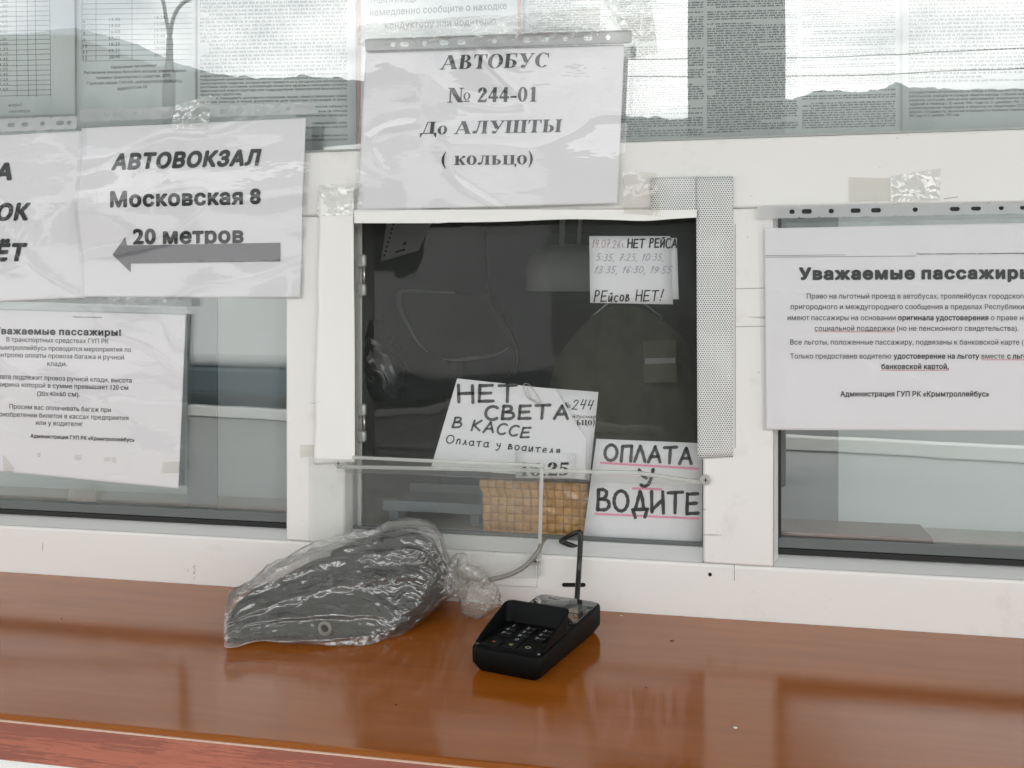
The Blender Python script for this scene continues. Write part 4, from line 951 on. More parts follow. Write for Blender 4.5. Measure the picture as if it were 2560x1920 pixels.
rail_mark('drilled_hole', 'small lone hole in the rail below the right post', 'hole', 1775, 1436, .0020, M['dark_hole'])
rail_mark('screw_plug', 'white screw plug beside the round drilled hole', 'plug', 1230, 1384, .0022, M['plug'], -.001, .0016)
rail_mark('screw_plug', 'white screw plug just above the washer screw on the rail', 'plug', 1321, 1387, .0024, M['plug'], -.001, .0016)
rail_mark('screw_plug', 'white screw plug below the left post', 'plug', 779, 1363, .0020, M['plug'], -.001, .0016)
a, b = px(1410, 1462, 0), px(1459, 1462, 0)
m = MB(); m.prism([(a.x+.0022*math.cos(R(t)), -.0005, a.z+.0022*math.sin(R(t))) for t in range(90, 271, 20)]+[(b.x+.0022*math.cos(R(t)), -.0005, b.z+.0022*math.sin(R(t))) for t in range(-90, 91, 20)], (0, .0004, 0))
tag(m.build('drain_slot', M['dark_hole']), 'dark drain slot in the rail behind the black cable', 'slot')
kbox('cover_plate', (px(772, 1440).x, -.0026, px(1000, 1446).z), (px(1343, 1440).x, -.0004, Zr-.003), M['frame'], .0006, label='thin white cover plate screwed to the rail')

for x, y, r_, lab, mt in ((1680, 1601, .0012, 'tiny brown crumb on the counter right of the card terminal', 'inner_wood'), (1838, 1819, .0011, 'tiny pale crumb near the front of the counter', 'paper'), (1553, 1539, .0008, 'tiny pale crumb by the foot of the rail', 'paper'), (1616, 1719, .0006, 'dark grain of dirt in the middle of the counter', 'dark_hole'), (990, 1762, .0006, 'dark grain of dirt on the counter below the bag', 'dark_hole'), (154, 1546, .0007, 'dark grain of dirt at the far end of the counter', 'dark_hole')):
    bm = bmesh.new(); bmesh.ops.create_icosphere(bm, subdivisions=2, radius=r_)
    c_ = fl(x, y, 1.0+r_*.45)
    for q_ in bm.verts: q_.co = Vector((q_.co.x*1.6, q_.co.y, q_.co.z*.6))*(1+.5*noise.noise(q_.co*900+c_*50))+c_
    me = bpy.data.meshes.new('crumb'); bm.to_mesh(me); bm.free(); tag(link('crumb', me, M[mt], None, smooth=True), lab, 'crumb')
# ------------------------------------------------------------------ cables
m = MB(); m.tube(smooth_path([px(1362, 1346, .012), px(1354, 1358, -.004), px(1343, 1382, -.016), px(1312, 1416, -.020), px(1270, 1438, -.026), px(1222, 1450, -.034)], 8), .0026, 12)
tag(m.build('grey_cable', M['cable_grey'], None, smooth=True), 'stiff grey cable curving from the hatch sill into the bag knot', 'cable')
c3 = Vector((-.128, -.038, 1.014))
m = MB(); m.tube(smooth_path([px(1450, 1372, .018), px(1412, 1357, .012), px(1404, 1352, .008), px(1424, 1340, -.002), px(1444, 1331, -.008), px(1451, 1336, -.011), px(1450, 1380, -.012), px(1447, 1430, -.016), px(1443, 1490, -.036), px(1443, 1500, -.040)+Vector((-.001, -.004, -.018)), px(1443, 1500, -.040)+Vector((-.002, -.012, -.026)), px(1443, 1500, -.040)+Vector((-.003, -.024, -.027))], 8), .0029, 12)
tag(m.build('black_cable', M['cable_black'], None, smooth=True), 'black cable looping out of the hatch down to the back of the card terminal', 'cable')

# ------------------------------------------------------------------ card terminal
TA = -.258
TO = Vector((-.2150, -.1945, 1.0002))      # front left corner of the base
term = thing('card_terminal', 'black card payment terminal with a hooded keypad standing on the counter', 'card terminal', TO, TA)
TW, TL_ = .0715, .1555
def hz(y): return .0225+.006*(y/TL_)
def rrect(x0, y0, x1, y1, r, k=5):
    out = []
    for cx, cy, a0 in ((x1-r, y0+r, -90), (x1-r, y1-r, 0), (x0+r, y1-r, 90), (x0+r, y0+r, 180)):
        for i in range(k+1):
            t = R(a0+90*i/k); out.append((cx+r*math.cos(t), cy+r*math.sin(t)))
    return out
def loft(rings, cap0=True, cap1=True):
    n = len(rings[0]); v = [p for g in rings for p in g]
    f = [(i*n+j, i*n+(j+1) % n, (i+1)*n+(j+1) % n, (i+1)*n+j) for i in range(len(rings)-1) for j in range(n)]
    if cap0: f.append(tuple(range(n))[::-1])
    if cap1: f.append(tuple((len(rings)-1)*n+j for j in range(n)))
    return v, f
def inset_ring(d, zf, r=.009):
    return [(x, y, zf(y) if callable(zf) else zf) for x, y in rrect(d, d, TW-d, TL_-d, max(.002, r-d*.6))]
v, f = loft([inset_ring(.006, 0), inset_ring(.0055, .0006), inset_ring(.0004, .0075), inset_ring(0, .009), inset_ring(0, lambda y: hz(y)-.0022), inset_ring(.0006, lambda y: hz(y)-.0007), inset_ring(.0022, hz)])
o = mesh('body', v, f, M['black_plastic'], term, local=True, smooth=True); o.data.set_sharp_from_angle(angle=R(28))
v, f = loft([[(x, y, hz(y)+.0002) for x, y in rrect(.0028, .086, TW-.0028, TL_-.0028, .0075)], [(x, y, hz(y)+.0010) for x, y in rrect(.0034, .0866, TW-.0034, TL_-.0034, .007)]], False)
mesh('display_glass', v, f, M['black_glass'], term, local=True)
v = [(x, y, hz(y)+.0013) for x, y in ((.020, .113), (.062, .113), (.064, .138), (.020, .138))]; mesh('display', v, [(0, 1, 2, 3)], M['screen'], term, local=True)
m = MB(); m.disc((.0115, .116, hz(.116)+.0009), .0052, (0, 0, 1), .0008, 24); o = m.build('lens_ring', M['steel'], term, local=True)
m = MB(); m.disc((.0115, .116, hz(.116)+.0018), .0036, (0, 0, 1), .0003, 20); m.build('lens', M['black_glass'], o, local=True)
m = MB(); m.disc((.0095, .103, hz(.103)+.0009), .0026, (0, 0, 1), .0008, 18); m.build('button', M['screen'], term, local=True)
def flat_text(body, cx, cy, h, mat, name, parent, zf, bold=.02, ang=0, shear=0):
    v_, f_ = text_mesh(body, bold, shear, 1.0, 3); xs = [p[0] for p in v_]; ys = [p[1] for p in v_]; mx_, my_ = (min(xs)+max(xs))/2, (min(ys)+max(ys))/2; k_ = h/CAP
    return [(cx+(p[0]-mx_)*k_, cy+(p[1]-my_)*k_, zf(cy+(p[1]-my_)*k_)) for p in v_], f_
zt = lambda y: hz(y)+.0014
v, f = flat_text('PAX', .022, .1445, .0044, None, '', None, zt, .05, 0, .25); mesh('maker_lettering', v, f, M['white_print'], term, local=True)
v = []; f = []
for i in range(28):
    for rr in (.0030, .0036): v.append((.043+rr*1.25*math.cos(2*math.pi*i/28), .1455+rr*.8*math.sin(2*math.pi*i/28), zt(.1455)))
f = [(2*i, 2*i+1, 2*((i+1) % 28)+1, 2*((i+1) % 28)) for i in range(28)]
for j in range(3):
    for i in range(5):
        n0 = len(v)
        for a_ in (i, i+1):
            for rr in (.0005+j*.0008, .0008+j*.0008): v.append((.0415+rr*math.cos(R(-45+90*a_/5)), .1455+rr*math.sin(R(-45+90*a_/5)), zt(.1455)))
        f.append((n0, n0+1, n0+3, n0+2))
mesh('contactless_mark', v, f, M['dim_print'], term, local=True)
# keypad and its keys
v, f = loft([[(x, y, hz(y)+.0002) for x, y in rrect(.0035, .006, TW-.0035, .083, .004)], [(x, y, hz(y)+.0007) for x, y in rrect(.004, .0065, TW-.004, .0825, .004)]], False)
mesh('keypad', v, f, M['key'], term, local=True)
KX = (.018, .0355, .053); KY = {0: .0570, 1: .0475, 2: .0380, 3: .0280, 4: .0150}
keys = [(c, KX[i % 3], KY[i//3], 'white_print') for i, c in enumerate('123456789')]+[('0', KX[1], KY[3], 'white_print'), ('×', KX[0], KY[4], 'red_print'), ('<', KX[1], KY[4], 'yellow_print'), ('○', KX[2], KY[4], 'green_print')]
subs = {'2': 'ABC', '3': 'DEF', '4': 'GHI', '5': 'JKL', '6': 'MNO', '7': 'PQRS', '8': 'TUV', '9': 'WXYZ'}
for c, x, y, mt in keys:
    big = c in '×<○'; w_, d_ = (.0068, .0046) if not big else (.0072, .0052)
    r0 = [(a_, b_, hz(b_)+.0007) for a_, b_ in rrect(x-w_, y-d_, x+w_, y+d_, .0016, 3)]; r1 = [(a_, b_, hz(b_)+.0019) for a_, b_ in rrect(x-w_+.0004, y-d_+.0004, x+w_-.0004, y+d_-.0004, .0014, 3)]
    v, f = loft([r0, r1], False); ko = mesh('key', v, f, M['black_soft'], term, local=True)
    zk = lambda yy: hz(yy)+.00205
    if c == '○':
        v = []; f = []
        for i in range(24):
            for rr in (.0017, .0026): v.append((x+rr*math.cos(2*math.pi*i/24), y+rr*math.sin(2*math.pi*i/24), zk(y)))
        f = [(2*i, 2*i+1, 2*((i+1) % 24)+1, 2*((i+1) % 24)) for i in range(24)]
    else:
        v, f = flat_text(c, x-(.0018 if c in subs else 0), y, .0050 if not big else .0056, None, '', None, zk, .02)
    mesh('key_symbol', v, f, M[mt], ko, local=True)
    if c in subs:
        v, f = flat_text(subs[c], x+.0034, y, .0018, None, '', None, zk, .01); mesh('key_letters', v, f, M['dim_print'], ko, local=True)
# privacy hood: a U of thin wall rising towards the display
path = []; 
HB = .0635
for i in range(15): path.append((.0018, .010+(HB-.010)*i/14))
for i in range(1, 7): t = R(180-15*i); path.append((.0098+.008*math.cos(t), HB+.008*math.sin(t)))
for i in range(1, 9): path.append((.0098+(TW-.0196)*i/9, HB+.008))
for i in range(0, 7): t = R(90-15*i); path.append((TW-.0098+.008*math.cos(t), HB+.008*math.sin(t)))
for i in range(1, 15): path.append((TW-.0018, HB-(HB-.010)*i/14))
v = []; nP = len(path); cx_, cy_ = TW/2, .045
for i, (x, y) in enumerate(path):
    t = max(0, min(1, (y-.010)/(HB-.004))); hh = .0008+.0185*(t**.8)
    a_ = Vector((path[min(i+1, nP-1)][0]-path[max(i-1, 0)][0], path[min(i+1, nP-1)][1]-path[max(i-1, 0)][1])).normalized(); nrm = Vector((-a_.y, a_.x))  # outward (path runs left-back-right)
    lean = .006*t*(y > .0)*( .25)
    z0 = hz(y)+.0003
    for off_, zz in ((.0, z0), (.0004, z0+hh), (-.0013, z0+hh), (-.0018, z0)):
        v.append((x+nrm.x*off_, y+nrm.y*off_+(hh*.25 if zz > z0 else 0), zz))
f = [(i*4+j, (i+1)*4+j, (i+1)*4+(j+1) % 4, i*4+(j+1) % 4) for i in range(nP-1) for j in range(4)]
o = mesh('keypad_hood', v, f, M['black_soft'], term, local=True, smooth=True); o.data.set_sharp_from_angle(angle=R(40))
for x in (.0048, TW-.0048):
    m = MB(); m.disc((x, .0085, hz(.0085)+.0002), .0014, (0, 0, 1), .0006, 14); m.build('hood_screw', M['screen'], term, local=True)

# ------------------------------------------------------------------ device in a tied plastic bag
# stations along the bag: photo pixel of the foot on the counter, of the crest, crest depth, back depth
ST = [ # (foot px), foot depth y, (crest px), crest y, back y
 ((563, 1613), None, (569, 1592), -.176, -.165),
 ((572, 1612), None, (574, 1520), -.160, -.135),
 ((600, 1607), None, (600, 1484), -.135, -.075),
 ((650, 1602), None, (655, 1452), -.105, -.035),
 ((735, 1605), None, (735, 1404), -.070, -.012),
 ((830, 1607), None, (850, 1357), -.045, -.008),
 ((910, 1600), None, (960, 1328), -.036, -.006),
 ((975, 1590), None, (1040, 1312), -.032, -.006),
 ((1030, 1552), -.105, (1088, 1336), -.036, -.010),
 ((1068, 1520), -.085, (1108, 1385), -.044, -.018),
 ((1098, 1494), -.062, (1122, 1428), -.048, -.028),
 ((1122, 1484), -.052, (1132, 1448), -.046, -.036)]
rings = []; KN = 56
def ringpts(st, shrink=1.0):
    (fx, fy), fdy, (tx, ty), cy, by = st
    foot = fl(fx, fy, 1.0006) if fdy is None else px(fx, fy, fdy)
    top = px(tx, ty, cy)
    back = Vector((top.x+.004, by, max(1.001, foot.z)))
    # control polygon: front foot, front belly, crest, back shoulder, back foot
    ctrl = [foot, foot.lerp(top, .12)+Vector((0, -.010, .012)), foot.lerp(top, .48)+Vector((0, -.010, .016)), foot.lerp(top, .82)+Vector((0, -.004, .010)), top, Vector((top.x, (top.y+by)/2, foot.z+(top.z-foot.z)*.86)), Vector((back.x, by, foot.z+(top.z-foot.z)*.45)), back, foot.lerp(back, .5)]
    hgt = max(.012, top.z-foot.z); k_ = min(1, hgt/.06)
    ctrl[1] = foot.lerp(top, .12)+Vector((0, -.010, .012))*k_; ctrl[2] = foot.lerp(top, .48)+Vector((0, -.010, .016))*k_; ctrl[3] = foot.lerp(top, .82)+Vector((0, -.004, .010))*k_
    n = len(ctrl); out = []
    for i in range(KN):
        t = i/KN*n; j = int(t); u = t-j
        a_, b_, c_, d_ = (ctrl[(j+q) % n] for q in (-1, 0, 1, 2))
        out.append(.5*((2*b_)+(c_-a_)*u+(2*a_-5*b_+4*c_-d_)*u*u+(3*b_-a_-3*c_+d_)*u**3))
    c = sum(out, Vector())/KN
    return [c+(p-c)*shrink for p in out]
base = [ringpts(s_) for s_ in ST]
def dense(base, per):
    n = len(base); out = []
    for i in range(n-1):
        for j in range(per):
            t = j/per; A_, B_, C_, D_ = base[max(i-1, 0)], base[i], base[i+1], base[min(i+2, n-1)]
            out.append([.5*((2*b)+(c-a)*t+(2*a-5*b+4*c-d)*t*t+(3*b-a-3*c+d)*t**3) for a, b, c, d in zip(A_, B_, C_, D_)])
    return out+[base[-1]]
def densering(r_, k):
    n = len(r_); return [r_[i].lerp(r_[(i+1) % n], j/k) for i in range(n) for j in range(k)]
DR = [densering(r_, 3) for r_ in dense(base, 16)]
bag = thing('plastic_bag', 'knotted clear plastic bag with a dark device inside, leaning on the window rail', 'bag', fl(780, 1590))
v = []; nr, nk = len(DR), KN*3
neck = px(1130, 1470, -.045)
for i, rg in enumerate(DR):
    c = sum(rg, Vector())/nk; t = i/(nr-1); fade = min(1, t*6)*(.35+.65*min(1, (1-t)*3))
    for j, p in enumerate(rg):
        d = (p-c); ln_ = d.length or 1; d = d/ln_
        ang = j/nk*2*math.pi; q = (p-neck); rad = q.length
        fold = 1-abs(noise.noise(Vector((math.cos(ang)*3.2+5, math.sin(ang)*3.2, t*1.6))))*2.6       # long folds running to the knot
        fold2 = 1-abs(noise.noise(Vector((p.x*26+p.z*14, p.y*34, p.z*40+3))))*2.4
        fine = 1-abs(noise.noise(Vector((p.x*60-p.z*50, p.y*70, p.z*75+9))))*2.2
        disp = .0085*max(-.2, fold)*fade+.0040*max(-.2, fold2)*fade+.0004*max(-.3, fine)*fade
        w = p+d*disp
        lim = 1.0004
        if w.z < lim: w.z = lim
        if w.y > -.0032: w.y = -.0032-.0004*abs(fine)
        v.append(w)
f = [(i*nk+j, i*nk+(j+1) % nk, (i+1)*nk+(j+1) % nk, (i+1)*nk+j) for i in range(nr-1) for j in range(nk)]+[tuple(range(nk))[::-1]]
mesh('bag_film', v, f, M['bag'], bag, smooth=True)
def blob(name, path, radii, mat, parent, seed, amp, k=40, flat=1.0):
    pts = smooth_path(path, 14); n = len(pts); rr = [radii[min(len(radii)-1, int(i/(n-1)*(len(radii)-1)))]+(radii[min(len(radii)-1, int(i/(n-1)*(len(radii)-1))+1)]-radii[min(len(radii)-1, int(i/(n-1)*(len(radii)-1)))])*((i/(n-1)*(len(radii)-1)) % 1) for i in range(n)]
    m = MB(); m.tube(pts, rr, k)
    for i, p in enumerate(m.v):
        c = pts[i//k]; d = p-c; s_ = 1+amp*(1-2.4*abs(noise.noise(Vector((p.x*120+seed, p.y*120, p.z*120)))))+amp*.7*noise.noise(Vector((p.x*260, p.y*260, p.z*260+seed)))
        m.v[i] = c+Vector((d.x*s_, d.y*s_*flat, d.z*s_))
    return m.build(name, mat, parent, smooth=True)
blob('knot', [px(1112, 1452, -.045), px(1130, 1466, -.046), px(1152, 1470, -.046), px(1168, 1474, -.046)], [.011, .0095, .0085, .0105], M['bag_knot'], bag, 2, .22)
blob('bag_tail', [px(1160, 1468, -.048), px(1182, 1486, -.05), px(1206, 1508, -.053), px(1220, 1532, -.056)], [.008, .0185, .0205, .0125], M['bag_knot'], bag, 7, .25, flat=.6)
blob('knot_loop', [px(1148, 1466, -.04), px(1128, 1428, -.035), px(1138, 1400, -.033), px(1156, 1394, -.034), px(1160, 1420, -.038), px(1190, 1436, -.04), px(1216, 1452, -.043)], [.004, .0038, .0036, .0045, .0055, .0065, .004], M['bag_knot'], bag, 11, .3, k=20)
# the device: a dark body with a rounded handset lying on its upper edge
dev = thing('wrapped_device', 'bulky dark terminal lying wrapped inside the knotted plastic bag', 'terminal', fl(780, 1590))
def shrunk(i0, i1, k_, dz):
    out = []
    for s_ in ST[i0:i1]:
        out.append([Vector((p.x, p.y, max(p.z-dz, 1.0025))) for p in ringpts(s_, k_)])
    return out
dr = dense(shrunk(1, 10, .88, .004), 8)
v, f = loft(dr); v = [Vector((p.x, min(p.y, -.009), p.z+.004*fbm(p.x*22, p.y*22, p.z*22, 3)*(p.z > 1.012))) for p in v]; mesh('body', v, f, M['device'], dev, smooth=True)
m = MB(); m.tube(smooth_path([px(835, 1400, -.055), px(900, 1378, -.05), px(1000, 1356, -.045), px(1060, 1380, -.045), px(1085, 1425, -.05)], 8), [.010+.004*math.sin(math.pi*i/32) for i in range(33)], 14)
m.build('handset', M['device'], dev, smooth=True)
c = fl(817, 1577, 1.012)+Vector((0, -.004, .004)); 
bm = MB(); 
for i in range(24):
    pass
rp_ = [(c.x+.0055*math.cos(2*math.pi*i/24), c.y-.001, c.z+.0055*math.sin(2*math.pi*i/24)) for i in range(25)]
bm.tube(rp_, .0018, 8, cap=False); bm.build('eyelet_ring', M['cable_grey'], dev, smooth=True)

# ------------------------------------------------------------------ papers and things behind the hatch sheet
sN = Sheet(.034); sO = Sheet(.033); sP = Sheet(.038); sK = Sheet(.0335); sQ = Sheet(.0335)
n1 = thing('taped_note', 'square handwritten note on cancelled trips stuck near the top of the hatch', 'note', px(1575, 760, .032))
sQ.grid('paper', [(1473, 590), (1675.5, 590), (1682.5, 761), (1475.5, 757)], M['paper'], n1, 6, 6, thick=.0002)
k = Ink(); k.hand('НЕТ РЕЙСА', 1569, 619, 1691, 620, 22, 3.6, .12, .05); k.hand('РЕйсов НЕТ!', 1485, 754, 1655, 752, 27, 3.2, .16, .04)
k.build('marker_lettering', sQ, M['marker'], n1)
k = Ink(); k.hand('14.07.26г.', 1480, 619, 1563, 620, 20, 1.5, .2); k.build('brown_lettering', sQ, M['brownpen'], n1)
k = Ink(); k.hand('5:35, 7:25, 10:35,', 1490, 652, 1658, 652, 17, 1.7, .3); k.hand('13:35, 16:30, 19:55', 1486, 683, 1676, 683, 17, 1.7, .3); k.build('grey_lettering', sQ, M['pencil'], n1)
n1b = Sheet(.0345); o = n1b.grid('paper_slip', [(1640, 595), (1692, 595), (1697, 748), (1640, 750)], M['paper'], None, 4, 4, thick=.0002); tag(o, 'blank paper slip peeking out behind the cancelled trips note', 'paper')

n2 = thing('power_cut_note', 'slanted marker note saying there is no light in the ticket office', 'note', px(1260, 1190, .036))
o = sN.poly('paper', [(1143, 946), (1389, 973), (1426, 1036), (1466, 1099), (1462, 1198), (1077, 1170)], M['paper'], n2, 0, thick=.0002)
k = Ink(); k.hand('НЕТ', 1146, 1006, 1291, 1004, 42, 8.0, 0, .03); k.hand('СВЕТА', 1213, 1049, 1419, 1046, 33, 7.6, .04, .03); k.build('marker_lettering', sN, M['marker_dry'], n2)
k = Ink(); k.hand('В КАССЕ', 1131, 1069, 1321, 1097, 25, 5.2, .18, .03); k.build('dry_lettering', sN, M['marker_dry'], n2)
k = Ink(); k.hand('Оплата у водителя', 1115, 1108, 1398, 1136, 21, 2.8, .1, .03); k.build('small_lettering', sN, M['marker'], n2)
n3 = thing('route_card', 'older route card with number 244 peeking out behind the slanted note', 'card', px(1440, 1190, .039))
sP.grid('paper', [(1340, 968), (1496, 980), (1474, 1200), (1330, 1190)], M['paper'], n3, 4, 4, thick=.0002)
k = Ink(); k.hand('244', 1430, 1024, 1479, 1023, 24, 2.4, .25); ink_serif(k, 'ьцо)', 1441, 1063, 1487, 1063, 19); ink_serif(k, '№', 1412, 1020, 1426, 1020, 14); k.text('йбусная', 1430, 1045, 1489, 1046, 8.5, .0, .25); k.build('lettering', sP, M['ink'], n3)
n4 = thing('time_card', 'small printed card reading 16.25 tucked under the slanted note', 'card', px(1360, 1195, .031))
sK2 = Sheet(.0315); sK2.grid('paper', [(1291, 1129), (1438, 1134), (1435, 1197), (1289, 1195)], M['paper'], n4, 4, 4, thick=.0002)
k = Ink(); ink_serif(k, '16.25', 1300, 1190.5, 1422, 1189, 34); k.build('lettering', sK2, M['ink'], n4)
m = MB(); clip = [(1318, 969), (1330, 1000), (1345, 1007), (1350, 999), (1326, 965), (1313, 959), (1309, 968), (1322, 996), (1340, 1001)]
m.tube(smooth_path([px(x, y, .0325) for x, y in clip], 6), .00045, 8); tag(m.build('paper_clip', M['steel'], None, smooth=True), 'bent wire paper clip on the slanted marker note', 'paper clip')

n5 = thing('payment_note', 'white paper lettered by marker with pink underlines, in the hatch corner by the perforated film', 'note', px(1600, 1380, .036))
sO.grid('paper', [(1491, 1097), (1756, 1108), (1756, 1390), (1455, 1364)], M['paper'], n5, 6, 6, thick=.0002)
k = Ink(); k.hand('ОПЛАТА', 1511, 1151, 1728, 1160, 39, 8.0, .04, .02, .2); k.build('dry_lettering', sO, M['marker_dry'], n5)
k = Ink(); k.hand('У', 1598, 1216, 1633, 1216, 42, 8.6); k.hand('ВОДИТЕ', 1494, 1276, 1745, 1285, 51, 8.6, 0, .02, .22); k.build('marker_lettering', sO, M['marker'], n5)
k = Ink(); k.line(1500, 1157, 1748, 1172, 5.5); k.build('pink_underline', sO, M['pink'], n5, off=.0003)
for q_ in ((1580, 1221, 1655, 1223.5, 5.5), (1486, 1284.5, 1748, 1296.5, 5.5)):
    k = Ink(); k.line(*q_); k.build('pink_underline', sO, M['pink'], n5, off=.0003)

# woven box in film
bx = thing('woven_box', 'woven straw box wrapped in clear film standing behind the hatch', 'box', px(1335, 1350, .06))
sW = Sheet(.050); NC, NR = 13, 8; SUB = 8
p00 = px(1207, 1198, .05); p11 = px(1470, 1362, .05)
x0, x1, z1, z0 = p00.x, p11.x, p00.z, Zr+.0045
M['straw'] = P('woven_straw', (.46, .27, .12), .55, .3, var=.28, vscale=(60, 60, 60))
v = []; nu, nv = NC*SUB, NR*SUB
for j in range(nv+1):
    for i in range(nu+1):
        u, w = i/nu, j/nv; cu_, cw_ = u*NC, w*NC*(z1-z0)/(x1-x0); a_, b_ = cu_ % 1, cw_ % 1; par = (int(cu_)+int(cw_)) % 2
        hgt = (math.sin(math.pi*a_)**.6*(.55+.45*math.sin(math.pi*b_)**.5)) if par else (math.sin(math.pi*b_)**.6*(.55+.45*math.sin(math.pi*a_)**.5))
        rib = .12*math.sin((b_ if par else a_)*math.pi*6)
        X = x0+(x1-x0)*u; X += (-.004 if w > .75 else 0)*(1-u)*(min(1, (w-.75)*10) if w > .75 else 0)
        v.append((X, .050-.0042*hgt-.0022*rib*hgt, z0+(z1-z0)*w))
nfr = [(j*(nu+1)+i, j*(nu+1)+i+1, (j+1)*(nu+1)+i+1, (j+1)*(nu+1)+i) for j in range(nv) for i in range(nu)]
tones = [P('straw_and_gap_shade', c_, .5, .35, var=.3, vscale=(120, 120, 120)) for c_ in ((.58, .31, .085), (.50, .26, .07), (.60, .34, .11), (.34, .17, .045))]  # last, darkest tone paints the shade in the gaps between strips
mi = []; wr = random.Random(5); cell = {}
for j in range(nv):
    for i in range(nu):
        Zc = (j+.5)/nv*NC*(z1-z0)/(x1-x0); c_ = (i//SUB, int(Zc)); cell.setdefault(c_, wr.randrange(3))
        mi.append(3 if i % SUB == 0 or (Zc % 1) < .10 else cell[c_])
mesh('front_weave', v, nfr, tones, bx, smooth=True, mi=mi)
m = MB(); m.box((x0+.001, .0512, z0), (x1-.001, .11, z1-.002)); m.build('box_body', M['straw'], bx, bevel=.003)
v = []; nu, nv = 60, 40
for j in range(nv+1):
    for i in range(nu+1):
        X = x0-.001+(x1-x0+.002)*i/nu; Z = z0+(z1+.002-z0)*j/nv; v.append((X, .0455-.0022*max(-.3, fbm(X*50+Z*30, Z*60, 4, 3))*(.3+j/nv), Z))
mesh('film_wrap', v, [(j*(nu+1)+i, j*(nu+1)+i+1, (j+1)*(nu+1)+i+1, (j+1)*(nu+1)+i) for j in range(nv) for i in range(nu)], M['sleeve'], bx, smooth=True)

m = MB(); m.tube([px(1555, 1367, .0315), px(1710, 1378, .0315)], .0018, 10); tag(m.build('wooden_stick', M['yellow_wood'], None, smooth=True), 'thin pale wooden stick lying along the hatch sill', 'stick')
# dim things further back in the room
ch = thing('office_chair', 'dark office chair with a pale piped back inside the unlit booth', 'chair', px(1090, 1300, .75))
def oval(pts, Y): return smooth_path([px(x, y, Y) for x, y in pts], 6)
rim = [(1000, 735), (1020, 728), (1140, 732), (1215, 740), (1262, 780), (1275, 850), (1255, 880), (1180, 895), (1110, 897), (1055, 865), (1015, 800), (1000, 760), (1000, 735)]
rp2 = oval(rim, .62)
m = MB(); m.prism(rp2[:-1], (0, .06, 0)); m.build('backrest', M['chair'], ch, bevel=.015)
m = MB(); ring_ = [q_+Vector((0, -.006, 0)) for q_ in rp2]; arc = ring_[52:72]+ring_[:13]; m.tube(arc, [.001+.0042*math.sin(math.pi*i/(len(arc)-1)) for i in range(len(arc))], 8); m.build('piping', M['piping'], ch, smooth=True)
m = MB(); arc = ring_[33:50]; m.tube(arc, [.0008+.003*math.sin(math.pi*i/(len(arc)-1)) for i in range(len(arc))], 8); m.build('piping', M['piping'], ch, smooth=True)
m = MB(); m.box((px(1020, 1000, .6).x, .40, px(1000, 1120, .6).z), (px(1260, 1000, .6).x, .75, px(1000, 1060, .6).z)); m.build('seat', M['chair'], ch, bevel=.02, seg=3)
p = px(1140, 895, .66); m = MB(); m.tube([p, (p.x, .66, .95)], .02, 10); m.build('column', M['chair'], ch)
m = MB(); m.tube(smooth_path([px(1213, 570, .5), px(1214, 660, .5), px(1222, 735, .5), px(1258, 800, .5), px(1290, 870, .5), px(1290, 920, .5), px(1268, 960, .5)], 8), [.0022+.0022*min(1, i/30) for i in range(49)], 10)
tag(m.build('hanging_cable', M['cable_black'], None, smooth=True), 'black cable hanging in the unlit booth past the chair', 'cable')
lp = thing('pendant_lamp', 'white pendant lamp hanging unlit behind the cancelled trips note', 'lamp', px(1430, 640, .45))
c = px(1425, 728, .45); rr = [(.030, .072), (.052, .066), (.066, .050), (.070, .034), (.070, .0), (.067, .0), (.066, .032)]
v = []; KK = 32
for r_, z_ in rr: v += [(c.x+r_*math.cos(2*math.pi*i/KK), c.y+r_*math.sin(2*math.pi*i/KK), c.z+z_) for i in range(KK)]
mesh('shade', v, [(i*KK+j, i*KK+(j+1) % KK, (i+1)*KK+(j+1) % KK, (i+1)*KK+j) for i in range(len(rr)-1) for j in range(KK)]+[tuple(range(KK))], M['lamp'], lp, smooth=True)
m = MB(); m.tube([c+Vector((-.012, 0, .071)), c+Vector((-.012, 0, .2))], .005, 10); m.tube([c+Vector((.014, 0, .071)), c+Vector((.022, 0, .2))], .0035, 10); m.build('suspension', M['lamp'], lp)
def crate(name, label, cat, q, Y, dep, mat, bevel=.004):
    a_ = px(q[0], q[1], Y); b_ = px(q[2], q[3], Y); m_ = MB(); m_.box((a_.x, Y, b_.z), (b_.x, Y+dep, a_.z)); t_ = m_.build(name, M[mat], None, bevel=bevel); return tag(t_, label, cat)
t = thing('olive_card', 'dull olive card with a pale strip hanging in front of the dark reflection shape', 'card', px(1650, 955, .425))
shc = Sheet(.425); shc.poly('card', [(1608, 852), (1690, 850), (1692, 955), (1610, 957)], M['olive'], t, 0, thick=.002); shc.poly('pale_strip', [(1612, 896), (1688, 894), (1688, 908), (1612, 910)], M['lamp'], t, .003)
t = thing('document_tray', 'pale document tray lying on the sill left of the woven box', 'tray', px(1080, 1290, .09))
a_ = px(955, 1250, .09); b_ = px(1205, 1288, .09); m = MB(); m.box((a_.x, .09, b_.z), (b_.x, .094, a_.z)); m.box((a_.x, .0945, b_.z), (b_.x, .2, b_.z+.003)); m.box((a_.x, .2005, b_.z), (b_.x, .2045, a_.z)); m.build('tray_shell', M['tray'], t, bevel=.0012)
a2 = b_.z; m = MB()
for xx in (a_.x+.012, b_.x-.012): m.box((xx-.006, .10, Zr+.0045), (xx+.006, .19, a2-.0003))
m.build('foot', M['tray'], t)
v = []; a_ = px(1100, 1170, .16); 
